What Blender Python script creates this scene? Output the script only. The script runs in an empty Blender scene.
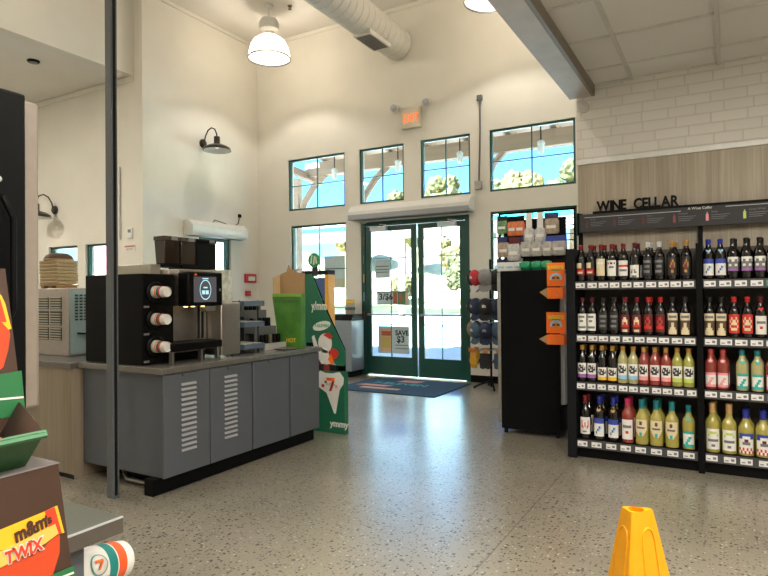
import bpy, bmesh, math, random
from mathutils import Vector, Matrix
S = bpy.context.scene
COL = S.collection
rnd = random.Random(7)
PI = math.pi

# ------------------------------------------------------------------ camera, sky, sun, exposure
yaw, pit, rol = math.radians(29.8486), math.radians(0.5076), math.radians(-0.5282)
fw = Vector((-math.sin(yaw)*math.cos(pit), math.cos(yaw)*math.cos(pit), math.sin(pit)))
rt = Vector((math.cos(yaw), math.sin(yaw), 0)); up = rt.cross(fw)
r2 = rt*math.cos(rol) + up*math.sin(rol); u2 = up*math.cos(rol) - rt*math.sin(rol)
cam_d = bpy.data.cameras.new('camera'); cam = bpy.data.objects.new('camera', cam_d); COL.objects.link(cam)
cam.matrix_world = Matrix(((r2.x, u2.x, -fw.x, 0), (r2.y, u2.y, -fw.y, 0), (r2.z, u2.z, -fw.z, 1.4), (0, 0, 0, 1)))
cam_d.sensor_width = 36; cam_d.lens = 597.256/768*36; cam_d.clip_start = 0.05; cam_d.clip_end = 400
S.camera = cam

world = bpy.data.worlds.new('sky'); S.world = world; world.use_nodes = True
wn = world.node_tree.nodes; bg = wn['Background']
sky = wn.new('ShaderNodeTexSky'); sky.sky_type = 'NISHITA'; sky.sun_disc = False
sky.sun_elevation = math.radians(48); sky.sun_rotation = math.radians(200); sky.air_density = 1.0; sky.dust_density = 0.6; sky.ozone_density = 2.0
tint = wn.new('ShaderNodeMixRGB'); tint.blend_type = 'MULTIPLY'; tint.inputs[0].default_value = 1; tint.inputs[2].default_value = (.45, .88, 1.36, 1)
world.node_tree.links.new(sky.outputs[0], tint.inputs[1]); world.node_tree.links.new(tint.outputs[0], bg.inputs[0]); bg.inputs[1].default_value = 0.36
sd = bpy.data.lights.new('sun', 'SUN'); sd.energy = 52; sd.angle = 0.01; sd.color = (.68, 0.87, 1.0)
sun = bpy.data.objects.new('sun', sd); COL.objects.link(sun)
sun.rotation_euler = (math.radians(40), 0, math.radians(-25))      # from behind the building, the front stands in its own shade
S.view_settings.view_transform = 'Standard'; S.view_settings.look = 'None'
S.view_settings.gamma = 1; S.view_settings.use_curve_mapping = False
S.view_settings.exposure = 0.42
PENDANT_W, FILL_W, RECESS_FILL_W, SCONCE_W = 78, 66, 165, 2.5

# ------------------------------------------------------------------ materials
MATS = {}
def mat(name, col, rough=.5, metal=0., var=.05, scale=30, coat=0., trans=0., emit=None, es=0., bump=0., spec=.5, stretch=None):
    if name in MATS: return MATS[name]
    m = bpy.data.materials.new(name); m.use_nodes = True; nt = m.node_tree; b = nt.nodes['Principled BSDF']
    b.inputs['Roughness'].default_value = rough; b.inputs['Metallic'].default_value = metal
    b.inputs['Coat Weight'].default_value = coat; b.inputs['Transmission Weight'].default_value = trans
    b.inputs['Specular IOR Level'].default_value = spec
    tc = nt.nodes.new('ShaderNodeTexCoord'); mp = nt.nodes.new('ShaderNodeMapping')
    nt.links.new(tc.outputs['Object'], mp.inputs[0])
    if stretch: mp.inputs['Scale'].default_value = stretch
    nz = nt.nodes.new('ShaderNodeTexNoise'); nz.inputs['Scale'].default_value = scale; nz.inputs['Detail'].default_value = 3
    nt.links.new(mp.outputs[0], nz.inputs['Vector'])
    rp = nt.nodes.new('ShaderNodeValToRGB')
    lo = [max(0, c*(1-var)) for c in col]; hi = [min(1, c*(1+var)) for c in col]
    rp.color_ramp.elements[0].position = .3; rp.color_ramp.elements[1].position = .7
    rp.color_ramp.elements[0].color = (*lo, 1); rp.color_ramp.elements[1].color = (*hi, 1)
    nt.links.new(nz.outputs['Fac'], rp.inputs[0]); nt.links.new(rp.outputs[0], b.inputs['Base Color'])
    if emit: b.inputs['Emission Color'].default_value = (*emit, 1); b.inputs['Emission Strength'].default_value = es
    if bump:
        bp = nt.nodes.new('ShaderNodeBump'); bp.inputs['Strength'].default_value = bump; bp.inputs['Distance'].default_value = .002
        nt.links.new(nz.outputs['Fac'], bp.inputs['Height']); nt.links.new(bp.outputs[0], b.inputs['Normal'])
    MATS[name] = m; return m

def node_mat(name):
    m = bpy.data.materials.new(name); m.use_nodes = True; MATS[name] = m
    return m, m.node_tree, m.node_tree.nodes['Principled BSDF']

def floor_mat():
    m, nt, b = node_mat('polished_concrete'); N, L = nt.nodes.new, nt.links.new
    tc = N('ShaderNodeTexCoord')
    big = N('ShaderNodeTexNoise'); big.inputs['Scale'].default_value = 1.4; big.inputs['Detail'].default_value = 5; L(tc.outputs['Object'], big.inputs['Vector'])
    base = N('ShaderNodeValToRGB'); e = base.color_ramp.elements; e[0].position = .3; e[1].position = .72
    e[0].color = (.25, .225, .17, 1); e[1].color = (.335, .305, .24, 1); L(big.outputs['Fac'], base.inputs[0])
    fine = N('ShaderNodeTexNoise'); fine.inputs['Scale'].default_value = 90; fine.inputs['Detail'].default_value = 4; L(tc.outputs['Object'], fine.inputs['Vector'])
    fr = N('ShaderNodeValToRGB'); fr.color_ramp.elements[0].position = .3; fr.color_ramp.elements[1].position = .7
    fr.color_ramp.elements[0].color = (.86, .86, .86, 1); fr.color_ramp.elements[1].color = (1.1, 1.1, 1.1, 1); L(fine.outputs['Fac'], fr.inputs[0])
    mul = N('ShaderNodeMixRGB'); mul.blend_type = 'MULTIPLY'; mul.inputs[0].default_value = 1; L(base.outputs[0], mul.inputs[1]); L(fr.outputs[0], mul.inputs[2])
    last = mul
    for sc, lim, size, col in ((40, .30, .31, (.022, .022, .02, 1)), (62, .24, .38, (.085, .07, .05, 1)), (50, .10, .32, (.52, .49, .42, 1)), (24, .12, .27, (.035, .035, .03, 1))):
        v = N('ShaderNodeTexVoronoi'); v.inputs['Scale'].default_value = sc; L(tc.outputs['Object'], v.inputs['Vector'])
        sp = N('ShaderNodeSeparateColor'); L(v.outputs['Color'], sp.inputs[0])
        a = N('ShaderNodeMath'); a.operation = 'LESS_THAN'; a.inputs[1].default_value = lim; L(sp.outputs[0], a.inputs[0])
        w = N('ShaderNodeMath'); w.operation = 'LESS_THAN'; w.inputs[1].default_value = size; L(v.outputs['Distance'], w.inputs[0])
        q = N('ShaderNodeMath'); q.operation = 'MULTIPLY'; L(a.outputs[0], q.inputs[0]); L(w.outputs[0], q.inputs[1])
        mx = N('ShaderNodeMixRGB'); L(q.outputs[0], mx.inputs[0]); L(last.outputs[0], mx.inputs[1]); mx.inputs[2].default_value = col; last = mx
    # saw-cut joints
    sx = N('ShaderNodeSeparateXYZ'); L(tc.outputs['Object'], sx.inputs[0])
    def joint(axis, at):
        s = N('ShaderNodeMath'); s.operation = 'SUBTRACT'; s.inputs[1].default_value = at; L(sx.outputs[axis], s.inputs[0])
        ab = N('ShaderNodeMath'); ab.operation = 'ABSOLUTE'; L(s.outputs[0], ab.inputs[0])
        lt = N('ShaderNodeMath'); lt.operation = 'LESS_THAN'; lt.inputs[1].default_value = .0035; L(ab.outputs[0], lt.inputs[0]); return lt
    j = joint('X', -1.115)
    mx = N('ShaderNodeMixRGB'); L(j.outputs[0], mx.inputs[0]); L(last.outputs[0], mx.inputs[1]); mx.inputs[2].default_value = (.12, .1, .08, 1)
    L(mx.outputs[0], b.inputs['Base Color'])
    b.inputs['Roughness'].default_value = .24; b.inputs['Specular IOR Level'].default_value = .55
    rr = N('ShaderNodeMapRange'); rr.inputs['To Min'].default_value = .24; rr.inputs['To Max'].default_value = .34; b.inputs['IOR'].default_value = 1.65; b.inputs['Coat Weight'].default_value = 1.0; b.inputs['Coat Roughness'].default_value = .27; b.inputs['Coat IOR'].default_value = 1.7; L(fine.outputs['Fac'], rr.inputs[0]); L(rr.outputs[0], b.inputs['Roughness'])
    return m
def brick_mat():
    m, nt, b = node_mat('white_painted_brick'); N, L = nt.nodes.new, nt.links.new
    tc = N('ShaderNodeTexCoord'); sx = N('ShaderNodeSeparateXYZ'); L(tc.outputs['Object'], sx.inputs[0])
    cx = N('ShaderNodeCombineXYZ'); L(sx.outputs['X'], cx.inputs[0]); L(sx.outputs['Z'], cx.inputs[1])
    br = N('ShaderNodeTexBrick'); br.inputs['Scale'].default_value = 1; br.inputs['Brick Width'].default_value = .26; br.offset = .37; br.squash = .8; br.squash_frequency = 3; br.inputs['Row Height'].default_value = .087
    br.inputs['Mortar Size'].default_value = .006; br.inputs['Mortar Smooth'].default_value = .4
    br.inputs['Color1'].default_value = (.64, .62, .57, 1); br.inputs['Color2'].default_value = (.60, .58, .53, 1); br.inputs['Mortar'].default_value = (.53, .51, .465, 1)
    L(cx.outputs[0], br.inputs['Vector'])
    L(br.outputs['Color'], b.inputs['Base Color']); b.inputs['Roughness'].default_value = .55
    nz = N('ShaderNodeTexNoise'); nz.inputs['Scale'].default_value = 60; L(tc.outputs['Object'], nz.inputs['Vector'])
    mm = N('ShaderNodeMath'); mm.operation = 'MULTIPLY_ADD'; mm.inputs[1].default_value = -1; L(br.outputs['Fac'], mm.inputs[0])
    m3 = N('ShaderNodeMath'); m3.operation = 'MULTIPLY'; m3.inputs[1].default_value = .25; L(nz.outputs['Fac'], m3.inputs[0]); L(m3.outputs[0], mm.inputs[2])
    bp = N('ShaderNodeBump'); bp.inputs['Strength'].default_value = .45; bp.inputs['Distance'].default_value = .005
    L(mm.outputs[0], bp.inputs['Height']); L(bp.outputs[0], b.inputs['Normal'])
    return m
def wood_mat(name, c1, c2, sc=(1, 1, .03)):
    m, nt, b = node_mat(name); N, L = nt.nodes.new, nt.links.new
    tc = N('ShaderNodeTexCoord'); mp = N('ShaderNodeMapping'); mp.inputs['Scale'].default_value = sc; L(tc.outputs['Object'], mp.inputs[0])
    nz = N('ShaderNodeTexNoise'); nz.inputs['Scale'].default_value = 70; nz.inputs['Detail'].default_value = 6; L(mp.outputs[0], nz.inputs['Vector'])
    n2 = N('ShaderNodeTexNoise'); n2.inputs['Scale'].default_value = 9; n2.inputs['Detail'].default_value = 3; L(mp.outputs[0], n2.inputs['Vector'])
    ad = N('ShaderNodeMath'); ad.operation = 'MULTIPLY_ADD'; ad.inputs[1].default_value = .5; L(n2.outputs['Fac'], ad.inputs[0])
    h = N('ShaderNodeMath'); h.operation = 'MULTIPLY'; h.inputs[1].default_value = .5; L(nz.outputs['Fac'], h.inputs[0]); L(h.outputs[0], ad.inputs[2])
    rp = N('ShaderNodeValToRGB'); e = rp.color_ramp.elements; e[0].position = .38; e[1].position = .62; e[0].color = (*c1, 1); e[1].color = (*c2, 1)
    L(ad.outputs[0], rp.inputs[0]); L(rp.outputs[0], b.inputs['Base Color']); b.inputs['Roughness'].default_value = .5
    return m
def pane_mat():
    m = bpy.data.materials.new('window_glass'); m.use_nodes = True; nt = m.node_tree; nt.nodes.clear(); N, L = nt.nodes.new, nt.links.new
    o = N('ShaderNodeOutputMaterial'); t = N('ShaderNodeBsdfTransparent'); g = N('ShaderNodeBsdfGlossy'); g.inputs['Roughness'].default_value = .02
    t.inputs[0].default_value = (.93, .97, .96, 1)
    nz = N('ShaderNodeTexNoise'); nz.inputs['Scale'].default_value = 4
    rr = N('ShaderNodeMapRange'); rr.inputs['To Min'].default_value = .015; rr.inputs['To Max'].default_value = .03; L(nz.outputs['Fac'], rr.inputs[0]); L(rr.outputs[0], g.inputs['Roughness'])
    lw = N('ShaderNodeLayerWeight'); pw = N('ShaderNodeMath'); pw.operation = 'POWER'; pw.inputs[1].default_value = 4; L(lw.outputs['Facing'], pw.inputs[0])
    f = N('ShaderNodeMath'); f.operation = 'MULTIPLY_ADD'; f.inputs[1].default_value = .5; f.inputs[2].default_value = .03; L(pw.outputs[0], f.inputs[0]); mx = N('ShaderNodeMixShader')
    L(f.outputs[0], mx.inputs[0]); L(t.outputs[0], mx.inputs[1]); L(g.outputs[0], mx.inputs[2]); L(mx.outputs[0], o.inputs[0]); MATS['window_glass'] = m; return m
def shade_mat():
    m = bpy.data.materials.new('prismatic_lamp_glass'); m.use_nodes = True; nt = m.node_tree; nt.nodes.clear(); N, L = nt.nodes.new, nt.links.new
    o = N('ShaderNodeOutputMaterial'); t = N('ShaderNodeBsdfTranslucent'); d = N('ShaderNodeBsdfDiffuse'); g = N('ShaderNodeBsdfGlossy')
    wv = N('ShaderNodeTexNoise'); wv.inputs['Scale'].default_value = 60; rp = N('ShaderNodeValToRGB'); rp.color_ramp.elements[0].color = (.78, .76, .72, 1); rp.color_ramp.elements[1].color = (.9, .88, .84, 1)
    L(wv.outputs['Fac'], rp.inputs[0]); L(rp.outputs[0], d.inputs[0]); t.inputs[0].default_value = (.82, .74, .63, 1); g.inputs['Roughness'].default_value = .15
    m1 = N('ShaderNodeMixShader'); m1.inputs[0].default_value = .22; L(t.outputs[0], m1.inputs[1]); L(d.outputs[0], m1.inputs[2])
    tp = N('ShaderNodeBsdfTransparent'); tp.inputs[0].default_value = (1, .95, .86, 1); m3 = N('ShaderNodeMixShader'); m3.inputs[0].default_value = .34; L(m1.outputs[0], m3.inputs[1]); L(tp.outputs[0], m3.inputs[2])
    m2 = N('ShaderNodeMixShader'); m2.inputs[0].default_value = .06; L(m3.outputs[0], m2.inputs[1]); L(g.outputs[0], m2.inputs[2]); L(m2.outputs[0], o.inputs[0]); MATS['prismatic_lamp_glass'] = m; return m

FLOOR, BRICK = floor_mat(), brick_mat()
GREIGE = wood_mat('greige_wood_laminate', (.27, .225, .165), (.40, .345, .265))
CABWOOD = wood_mat('taupe_wood_laminate', (.21, .165, .115), (.30, .245, .175))
GLASS, SHADE = pane_mat(), shade_mat()
WALL = mat('cream_wall_paint', (.70, .675, .60), .6, var=.02, scale=3)
CEIL = mat('white_ceiling_paint', (.72, .69, .64), .65, var=.02, scale=3)
TILE = mat('ceiling_tile', (.68, .665, .63), .8, var=.05, scale=220, bump=.3)
TBAR = mat('white_tee_bar', (.56, .54, .5), .45)
GREEN = mat('dark_green_frame_paint', (.006, .065, .048), .35)
WHITE = mat('white_plastic', (.72, .71, .68), .4)
WMETAL = mat('white_painted_metal', (.68, .68, .65), .35)
BLACK = mat('black_plastic', (.003, .003, .0033), .4, spec=.1)
BLACKM = mat('matte_black_paint', (.003, .0034, .0038), .5, spec=.1)
CHAR = mat('charcoal_metal', (.009, .010, .012), .45, spec=.1)
GREYM = mat('grey_enamelled_metal', (.088, .098, .114), .42, var=.04, scale=6)
POSTM = mat('grey_post_paint', (.10, .112, .12), .5)
STEEL = mat('brushed_steel', (.52, .48, .43), .32, metal=1, var=.08, scale=40, stretch=(1, 1, 14))
STEELD = mat('dull_steel', (.36, .35, .33), .42, metal=1, var=.08, scale=20)
CTOP = mat('grey_counter_laminate', (.16, .148, .13), .25, var=.12, scale=180)
CARD = mat('brown_cardboard', (.36, .22, .10), .8, var=.06, scale=50)
GCARD = mat('green_printed_card', (.012, .135, .07), .5)
GCARD2 = mat('bright_green_printed_card', (.06, .20, .025), .5, var=.25, scale=9)
BROWNC = mat('chocolate_printed_card', (.055, .026, .016), .45)
YEL = mat('safety_yellow_plastic', (.85, .37, .003), .38, var=.03)
def flat(n, c, r=.45): return mat(n, c, r, var=.03)
P_W = flat('print_white', (.75, .74, .70)); P_C = flat('print_cream', (.68, .58, .38)); P_R = flat('print_red', (.55, .03, .02)); P_K = flat('print_black', (.015, .015, .015))
P_G = flat('print_grey', (.16, .16, .17)); P_P = flat('print_purple', (.30, .12, .38)); P_Y = flat('print_yellow', (.85, .50, .03)); P_B = flat('print_blue', (.03, .06, .35))
P_L = flat('print_sky_blue', (.30, .55, .75)); P_O = flat('print_pink', (.80, .30, .33)); P_I = flat('print_lime', (.50, .62, .12)); P_T = flat('print_teal', (.02, .38, .36))
P_N = flat('print_navy', (.02, .03, .12)); P_S = flat('print_sepia', (.10, .06, .035)); P_D = flat('gold_foil', (.38, .20, .045), .35); P_X = flat('print_maroon', (.12, .010, .014))
P_OR = flat('print_orange', (.90, .16, .01)); P_GR = flat('print_green', (.02, .30, .12)); P_V = flat('silver_foil', (.45, .46, .48), .3); P_TAN = flat('print_tan', (.42, .30, .16))
PAL = dict(w=P_W, c=P_C, r=P_R, k=P_K, g=P_G, p=P_P, y=P_Y, b=P_B, l=P_L, o=P_O, i=P_I, t=P_T, n=P_N, s=P_S, d=P_D, x=P_X)

# ------------------------------------------------------------------ mesh helpers
LOC = {}
def rootloc(o):
    while o.parent: o = o.parent
    return Vector(LOC.get(o.name, (0, 0, 0)))
class MB:
    def __init__(s): s.v = []; s.f = []; s.m = []
    def add(s, vs, fs, mi=0):
        n = len(s.v); s.v += [Vector(p) for p in vs]
        s.f += [[i+n for i in f] for f in fs]; s.m += [mi]*len(fs); return s
    def box(s, x0, x1, y0, y1, z0, z1, mi=0, rz=0, piv=None):
        vs = [Vector((x, y, z)) for z in (z0, z1) for y in (y0, y1) for x in (x0, x1)]
        if rz:
            c = Vector(piv) if piv else Vector(((x0+x1)/2, (y0+y1)/2, 0)); R = Matrix.Rotation(rz, 3, 'Z'); vs = [R@(v-c)+c for v in vs]
        return s.add(vs, [(0, 2, 3, 1), (4, 5, 7, 6), (0, 1, 5, 4), (2, 6, 7, 3), (0, 4, 6, 2), (1, 3, 7, 5)], mi)
    def prism(s, pts, vec, mi=0, mi_side=None):       # planar polygon pts (3D), extruded by vec
        n = len(pts); pts = [Vector(p) for p in pts]; vec = Vector(vec)
        nrm = Vector((0, 0, 0))
        for i in range(n): nrm += (pts[i]-pts[0]).cross(pts[(i+1) % n]-pts[0])
        if nrm.dot(vec) > 0: pts = pts[::-1]
        k = len(s.v); s.v += pts + [p+vec for p in pts]
        s.f.append(list(range(k, k+n))); s.m.append(mi); s.f.append([k+2*n-1-i for i in range(n)]); s.m.append(mi)
        for i in range(n):
            j = (i+1) % n; s.f.append([k+j, k+i, k+n+i, k+n+j]); s.m.append(mi if mi_side is None else mi_side)
        return s
    def lathe(s, prof, c=(0, 0, 0), axis=(0, 0, 1), n=24, mi=0, caps=True, mis=None, sx=1.0, sy=1.0):
        ax = Vector(axis).normalized(); c = Vector(c)
        a = ax.orthogonal().normalized() if abs(ax.z) < .99 else Vector((1, 0, 0)); b = ax.cross(a)
        k = len(s.v)
        for (r, h) in prof:
            for i in range(n):
                t = 2*PI*i/n; s.v.append(c+ax*h+a*(r*sx*math.cos(t))+b*(r*sy*math.sin(t)))
        for q in range(len(prof)-1):
            for i in range(n):
                j = (i+1) % n; s.f.append([k+q*n+i, k+q*n+j, k+(q+1)*n+j, k+(q+1)*n+i]); s.m.append(mis[q] if mis else mi)
        if caps:
            if prof[0][0] > 1e-5: s.f.append([k+n-1-i for i in range(n)]); s.m.append(mis[0] if mis else mi)
            if prof[-1][0] > 1e-5: s.f.append([k+(len(prof)-1)*n+i for i in range(n)]); s.m.append(mis[-1] if mis else mi)
        return s
    def cyl(s, c, r, h, axis=(0, 0, 1), n=20, mi=0): return s.lathe([(r, 0), (r, h)], c, axis, n, mi)
    def tube(s, path, r, n=10, mi=0):
        path = [Vector(p) for p in path]; k = len(s.v); m = len(path)
        ref = None
        for i, p in enumerate(path):
            d = (path[min(i+1, m-1)]-path[max(i-1, 0)]).normalized()
            if ref is None: ref = d.orthogonal().normalized()
            ref = (ref-d*ref.dot(d)).normalized(); b = d.cross(ref); rr = r[i] if isinstance(r, (list, tuple)) else r
            for q in range(n):
                t = 2*PI*q/n; s.v.append(p+ref*(rr*math.cos(t))+b*(rr*math.sin(t)))
        for i in range(m-1):
            for q in range(n):
                j = (q+1) % n; s.f.append([k+i*n+q, k+i*n+j, k+(i+1)*n+j, k+(i+1)*n+q]); s.m.append(mi)
        s.f.append([k+n-1-q for q in range(n)]); s.m.append(mi); s.f.append([k+(m-1)*n+q for q in range(n)]); s.m.append(mi)
        return s
    def text(s, txt, o, xd, yd, size, depth=.001, mi=0, fat=0.0, align='LEFT', shear=0., xs=1.0):
        cu = bpy.data.curves.new('t', 'FONT'); cu.body = txt; cu.size = size; cu.extrude = depth/2; cu.offset = fat; cu.align_x = align; cu.shear = shear; cu.resolution_u = 3
        ob = bpy.data.objects.new('t', cu); me = bpy.data.meshes.new_from_object(ob)
        xd, yd, o = Vector(xd).normalized(), Vector(yd).normalized(), Vector(o); zd = xd.cross(yd)
        s.add([o+xd*(v.co.x*xs)+yd*v.co.y+zd*(v.co.z+depth/2) for v in me.vertices], [list(p.vertices) for p in me.polygons], mi)
        bpy.data.objects.remove(ob); bpy.data.curves.remove(cu); bpy.data.meshes.remove(me); return s
    def blob(s, c, r, sub=2, jit=.18, seed=0, mi=0, sq=(1, 1, 1)):
        bm = bmesh.new(); bmesh.ops.create_icosphere(bm, subdivisions=sub, radius=1); g = random.Random(seed)
        vs = [Vector(c)+Vector((v.co.x*sq[0], v.co.y*sq[1], v.co.z*sq[2]))*(r*(1+g.uniform(-jit, jit))) for v in bm.verts]
        fs = [[v.index for v in f.verts] for f in bm.faces]; bm.free(); return s.add(vs, fs, mi)
    def quad(s, a, b, c, d, mi=0): return s.add([a, b, c, d], [(0, 1, 2, 3)], mi)
    def build(s, name, mats, parent=None, bevel=0., seg=2, smooth=True, solid=0.):
        me = bpy.data.meshes.new(name); off = rootloc(parent) if parent else Vector((0, 0, 0))
        me.from_pydata([v-off for v in s.v], [], s.f); me.update()
        for m in (mats if isinstance(mats, (list, tuple)) else [mats]): me.materials.append(m)
        me.polygons.foreach_set('material_index', s.m)
        if smooth:
            me.polygons.foreach_set('use_smooth', [True]*len(me.polygons)); me.set_sharp_from_angle(angle=math.radians(38))
        o = bpy.data.objects.new(name, me); COL.objects.link(o)
        if parent: o.parent = parent
        if bevel:
            b = o.modifiers.new('bevel', 'BEVEL'); b.width = bevel; b.segments = seg; b.limit_method = 'ANGLE'; b.angle_limit = math.radians(40)
        if solid:
            q = o.modifiers.new('solid', 'SOLIDIFY'); q.thickness = solid
        return o
def tag(o, label, cat, group=None):
    o['label'] = label; o['category'] = cat
    if group: o['group'] = group
    return o
def thing(name, label, cat, loc, group=None):
    o = bpy.data.objects.new(name, None); COL.objects.link(o); o.location = loc; LOC[o.name] = loc; o.empty_display_size = .05
    return tag(o, label, cat, group)
def struct(name, mb, mats, parent=None, **k):
    o = mb.build(name, mats, parent, **k)
    if not parent: o['kind'] = 'structure'
    return o
def struct_root(name, loc):
    o = bpy.data.objects.new(name, None); COL.objects.link(o); o.location = loc; LOC[o.name] = loc; o['kind'] = 'structure'; o.empty_display_size = .05; return o
def copy_tree(o, parent=None):
    c = o.copy(); COL.objects.link(c)
    if parent: c.parent = parent
    for ch in [x for x in COL.objects if x.parent == o]: copy_tree(ch, c)
    return c
def light(name, kind, loc, energy, color, **k):
    d = bpy.data.lights.new(name, kind); d.energy = energy; d.color = color
    for a, b in k.items(): setattr(d, a, b)
    o = bpy.data.objects.new(name, d); COL.objects.link(o); o.location = loc; return o

def holed_wall(name, axis, at, thick, u0, u1, z0, z1, holes, m, reveal=None):
    """wall in the plane axis=at, thickness along +axis; holes = (u0,u1,z0,z1)."""
    us = sorted({u0, u1, *[h[0] for h in holes], *[h[1] for h in holes]}); zs = sorted({z0, z1, *[h[2] for h in holes], *[h[3] for h in holes]})
    P = (lambda a, u, z: (u, a, z)) if axis == 'y' else (lambda a, u, z: (a, u, z))
    def solid(i, j):
        if not (0 <= i < len(us)-1 and 0 <= j < len(zs)-1): return False
        cu, cz = (us[i]+us[i+1])/2, (zs[j]+zs[j+1])/2
        return not any(h[0] < cu < h[1] and h[2] < cz < h[3] for h in holes)
    vs, fs, idx = [], [], {}
    def V(a, i, j):
        k = (a, i, j)
        if k not in idx: idx[k] = len(vs); vs.append(P(at+thick*a, us[i], zs[j]))
        return idx[k]
    for i in range(len(us)-1):
        for j in range(len(zs)-1):
            if not solid(i, j): continue
            fs.append([V(0, i, j), V(0, i+1, j), V(0, i+1, j+1), V(0, i, j+1)]); fs.append([V(1, i, j), V(1, i, j+1), V(1, i+1, j+1), V(1, i+1, j)])
            if not solid(i-1, j): fs.append([V(0, i, j), V(0, i, j+1), V(1, i, j+1), V(1, i, j)])
            if not solid(i+1, j): fs.append([V(0, i+1, j), V(1, i+1, j), V(1, i+1, j+1), V(0, i+1, j+1)])
            if not solid(i, j-1): fs.append([V(0, i, j), V(1, i, j), V(1, i+1, j), V(0, i+1, j)])
            if not solid(i, j+1): fs.append([V(0, i, j+1), V(0, i+1, j+1), V(1, i+1, j+1), V(1, i, j+1)])
    mb = MB(); mb.add(vs, fs)
    o = struct(name, mb, m, smooth=False)
    bm = bmesh.new(); bm.from_mesh(o.data); bmesh.ops.recalc_face_normals(bm, faces=bm.faces); bm.to_mesh(o.data); bm.free()
    return o

# ------------------------------------------------------------------ shell
FY, LX, CZ, RY, WY = 8.8, -7.84, 6.2, 6.17, 5.62
W = {1: (-7.098, -5.829, 2.95, 3.905), 2: (-5.526, -4.649, 2.95, 3.905), 3: (-4.342, -3.470, 2.95, 3.905), 4: (-3.154, -1.858, 2.95, 3.905),
     5: (-7.04, -5.815, .78, 2.665), 6: (-3.152, -1.85, .78, 2.64)}
struct('floor', MB().box(-12.3, 3.3, -3.3, 8.97, -.12, 0), FLOOR)
struct('ceiling', MB().box(-12.3, 3.3, -3.3, 9.3, CZ, CZ+.15), CEIL)
holed_wall('wall_front', 'y', FY, .17, LX-.17, 3.2, 0, CZ, [*W.values(), (-5.505, -3.495, 0, 2.63)], WALL)
holed_wall('wall_left', 'x', LX-.17, .17, RY, FY, 0, CZ, [(7.30, 8.06, 1.0, 2.43)], WALL)
holed_wall('wall_back', 'y', RY, .17, -12.2, LX-.17, 0, CZ, [(-10.33, -9.51, 1.1, 2.26), (-9.29, -8.50, 1.1, 2.26)], WALL)
struct('wall_outer', MB().box(-12.3, -12.13, -3.2, RY, 0, CZ), WALL)
struct('wall_rear', MB().box(-12.3, 3.2, -3.3, -3.13, 0, CZ), WALL)
struct('wall_right', MB().box(3.05, 3.2, -3.13, 8.8, 0, CZ), WALL)
struct('wall_bulkhead', MB().box(-8.2, -8.03, -3.13, RY, 4.85, CZ), WALL, bevel=.004)
struct('ceiling_recess', MB().box(-12.13, -8.2, -3.13, RY, 4.86, 5.0), CEIL)
struct('trim_recess', MB().box(-12.13, -8.03, RY-.03, RY, 4.77, 4.855), WALL, bevel=.01)
struct('trim_left', MB().box(LX, LX+.03, RY, FY, CZ-.07, CZ), WALL, bevel=.008)
struct('trim_front', MB().box(LX+.03, -1.2, FY-.03, FY, CZ-.07, CZ), WALL, bevel=.008)
struct('wall_wine', MB().box(-1.175, 3.05, WY, WY+.14, 0, CZ), BRICK)
struct('wall_partition', MB().box(-1.17, -1.05, WY+.14, FY, 0, CZ), WALL)
struct('wall_panel', MB().box(-1.165, 3.05, WY-.016, WY, 0.0, 2.55), GREIGE)
struct('trim_wine', MB().box(-1.175, 3.05, WY-.03, WY, 2.55, 2.595), WMETAL, bevel=.004)
struct('wall_fascia', MB().box(-1.235, -1.04, -3.13, WY, 3.165, CZ), mat('beam_paint', (.50, .455, .42), .5, var=.08, scale=5), bevel=.004)
struct('ceiling_dropped', MB().box(-1.04, 3.05, -3.13, WY, 3.27, 3.30), TILE)
g = MB()
for k in range(0, 6): g.box(-.70+.665*k-.015, -.70+.665*k+.015, -3.13, WY, 3.252, 3.272)
for k in range(-13, 1): g.box(-1.04, 3.05, 5.23+.635*k-.011, 5.23+.635*k+.011, 3.258, 3.2715)
g.box(-1.04, 3.05, WY-.025, WY, 3.262, 3.272); g.box(-1.04, -1.015, -3.13, WY, 3.264, 3.272)
struct('trim_tee_bars', g, TBAR)
struct('trim_beam', MB().box(-1.04, -1.012, -3.13, WY, 3.165, 3.262), mat('taupe_trim', (.20, .17, .14), .5))
struct('baseboard_front', MB().box(-7.8, -5.51, FY-.015, FY, 0, .11).box(-3.49, -1.2, FY-.015, FY, 0, .11), BLACKM)
struct('baseboard_left', MB().box(LX, LX+.015, RY, FY, 0, .11), BLACKM)

def window(n, x0, x1, z0, z1, vs, hs, y=FY+.06, axis='y', a=.035):
    P = (lambda x0, x1, y0, y1, z0, z1: (x0, x1, y0, y1, z0, z1)) if axis == 'y' else (lambda x0, x1, y0, y1, z0, z1: (y0, y1, x0, x1, z0, z1))
    r = struct_root(f'window_{n}', ((x0+x1)/2, y, z0) if axis == 'y' else (y, (x0+x1)/2, z0))
    f = MB()
    f.box(*P(x0, x0+a, y-.03, y+.03, z0, z1)).box(*P(x1-a, x1, y-.03, y+.03, z0, z1)).box(*P(x0+a, x1-a, y-.03, y+.03, z0, z0+a)).box(*P(x0+a, x1-a, y-.03, y+.03, z1-a, z1))
    f.build('window_frame', GREEN, r)
    q = MB()
    for v in vs: q.box(*P(v-.008, v+.008, y-.012, y+.012, z0+a, z1-a))
    for h in hs: q.box(*P(x0+a, x1-a, y-.011, y+.011, h-.008, h+.008))
    if vs or hs: q.build('glazing_bar', GREEN, r)
    MB().box(*P(x0+a, x1-a, y-.003, y+.003, z0+a, z1-a)).build('glass_pane', GLASS, r)
    return r
for n in (1, 2, 3, 4): window(n, *W[n], [(W[n][0]+W[n][1])/2], [3.41])
for n in (5, 6): window(n, *W[n], [(W[n][0]+W[n][1])/2], [1.15, 1.72, 2.24] if n == 6 else [1.15, 1.85])
window(7, 7.30, 8.06, 1.0, 2.43, [7.55], [], y=LX-.07, axis='x', a=.085)
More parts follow.
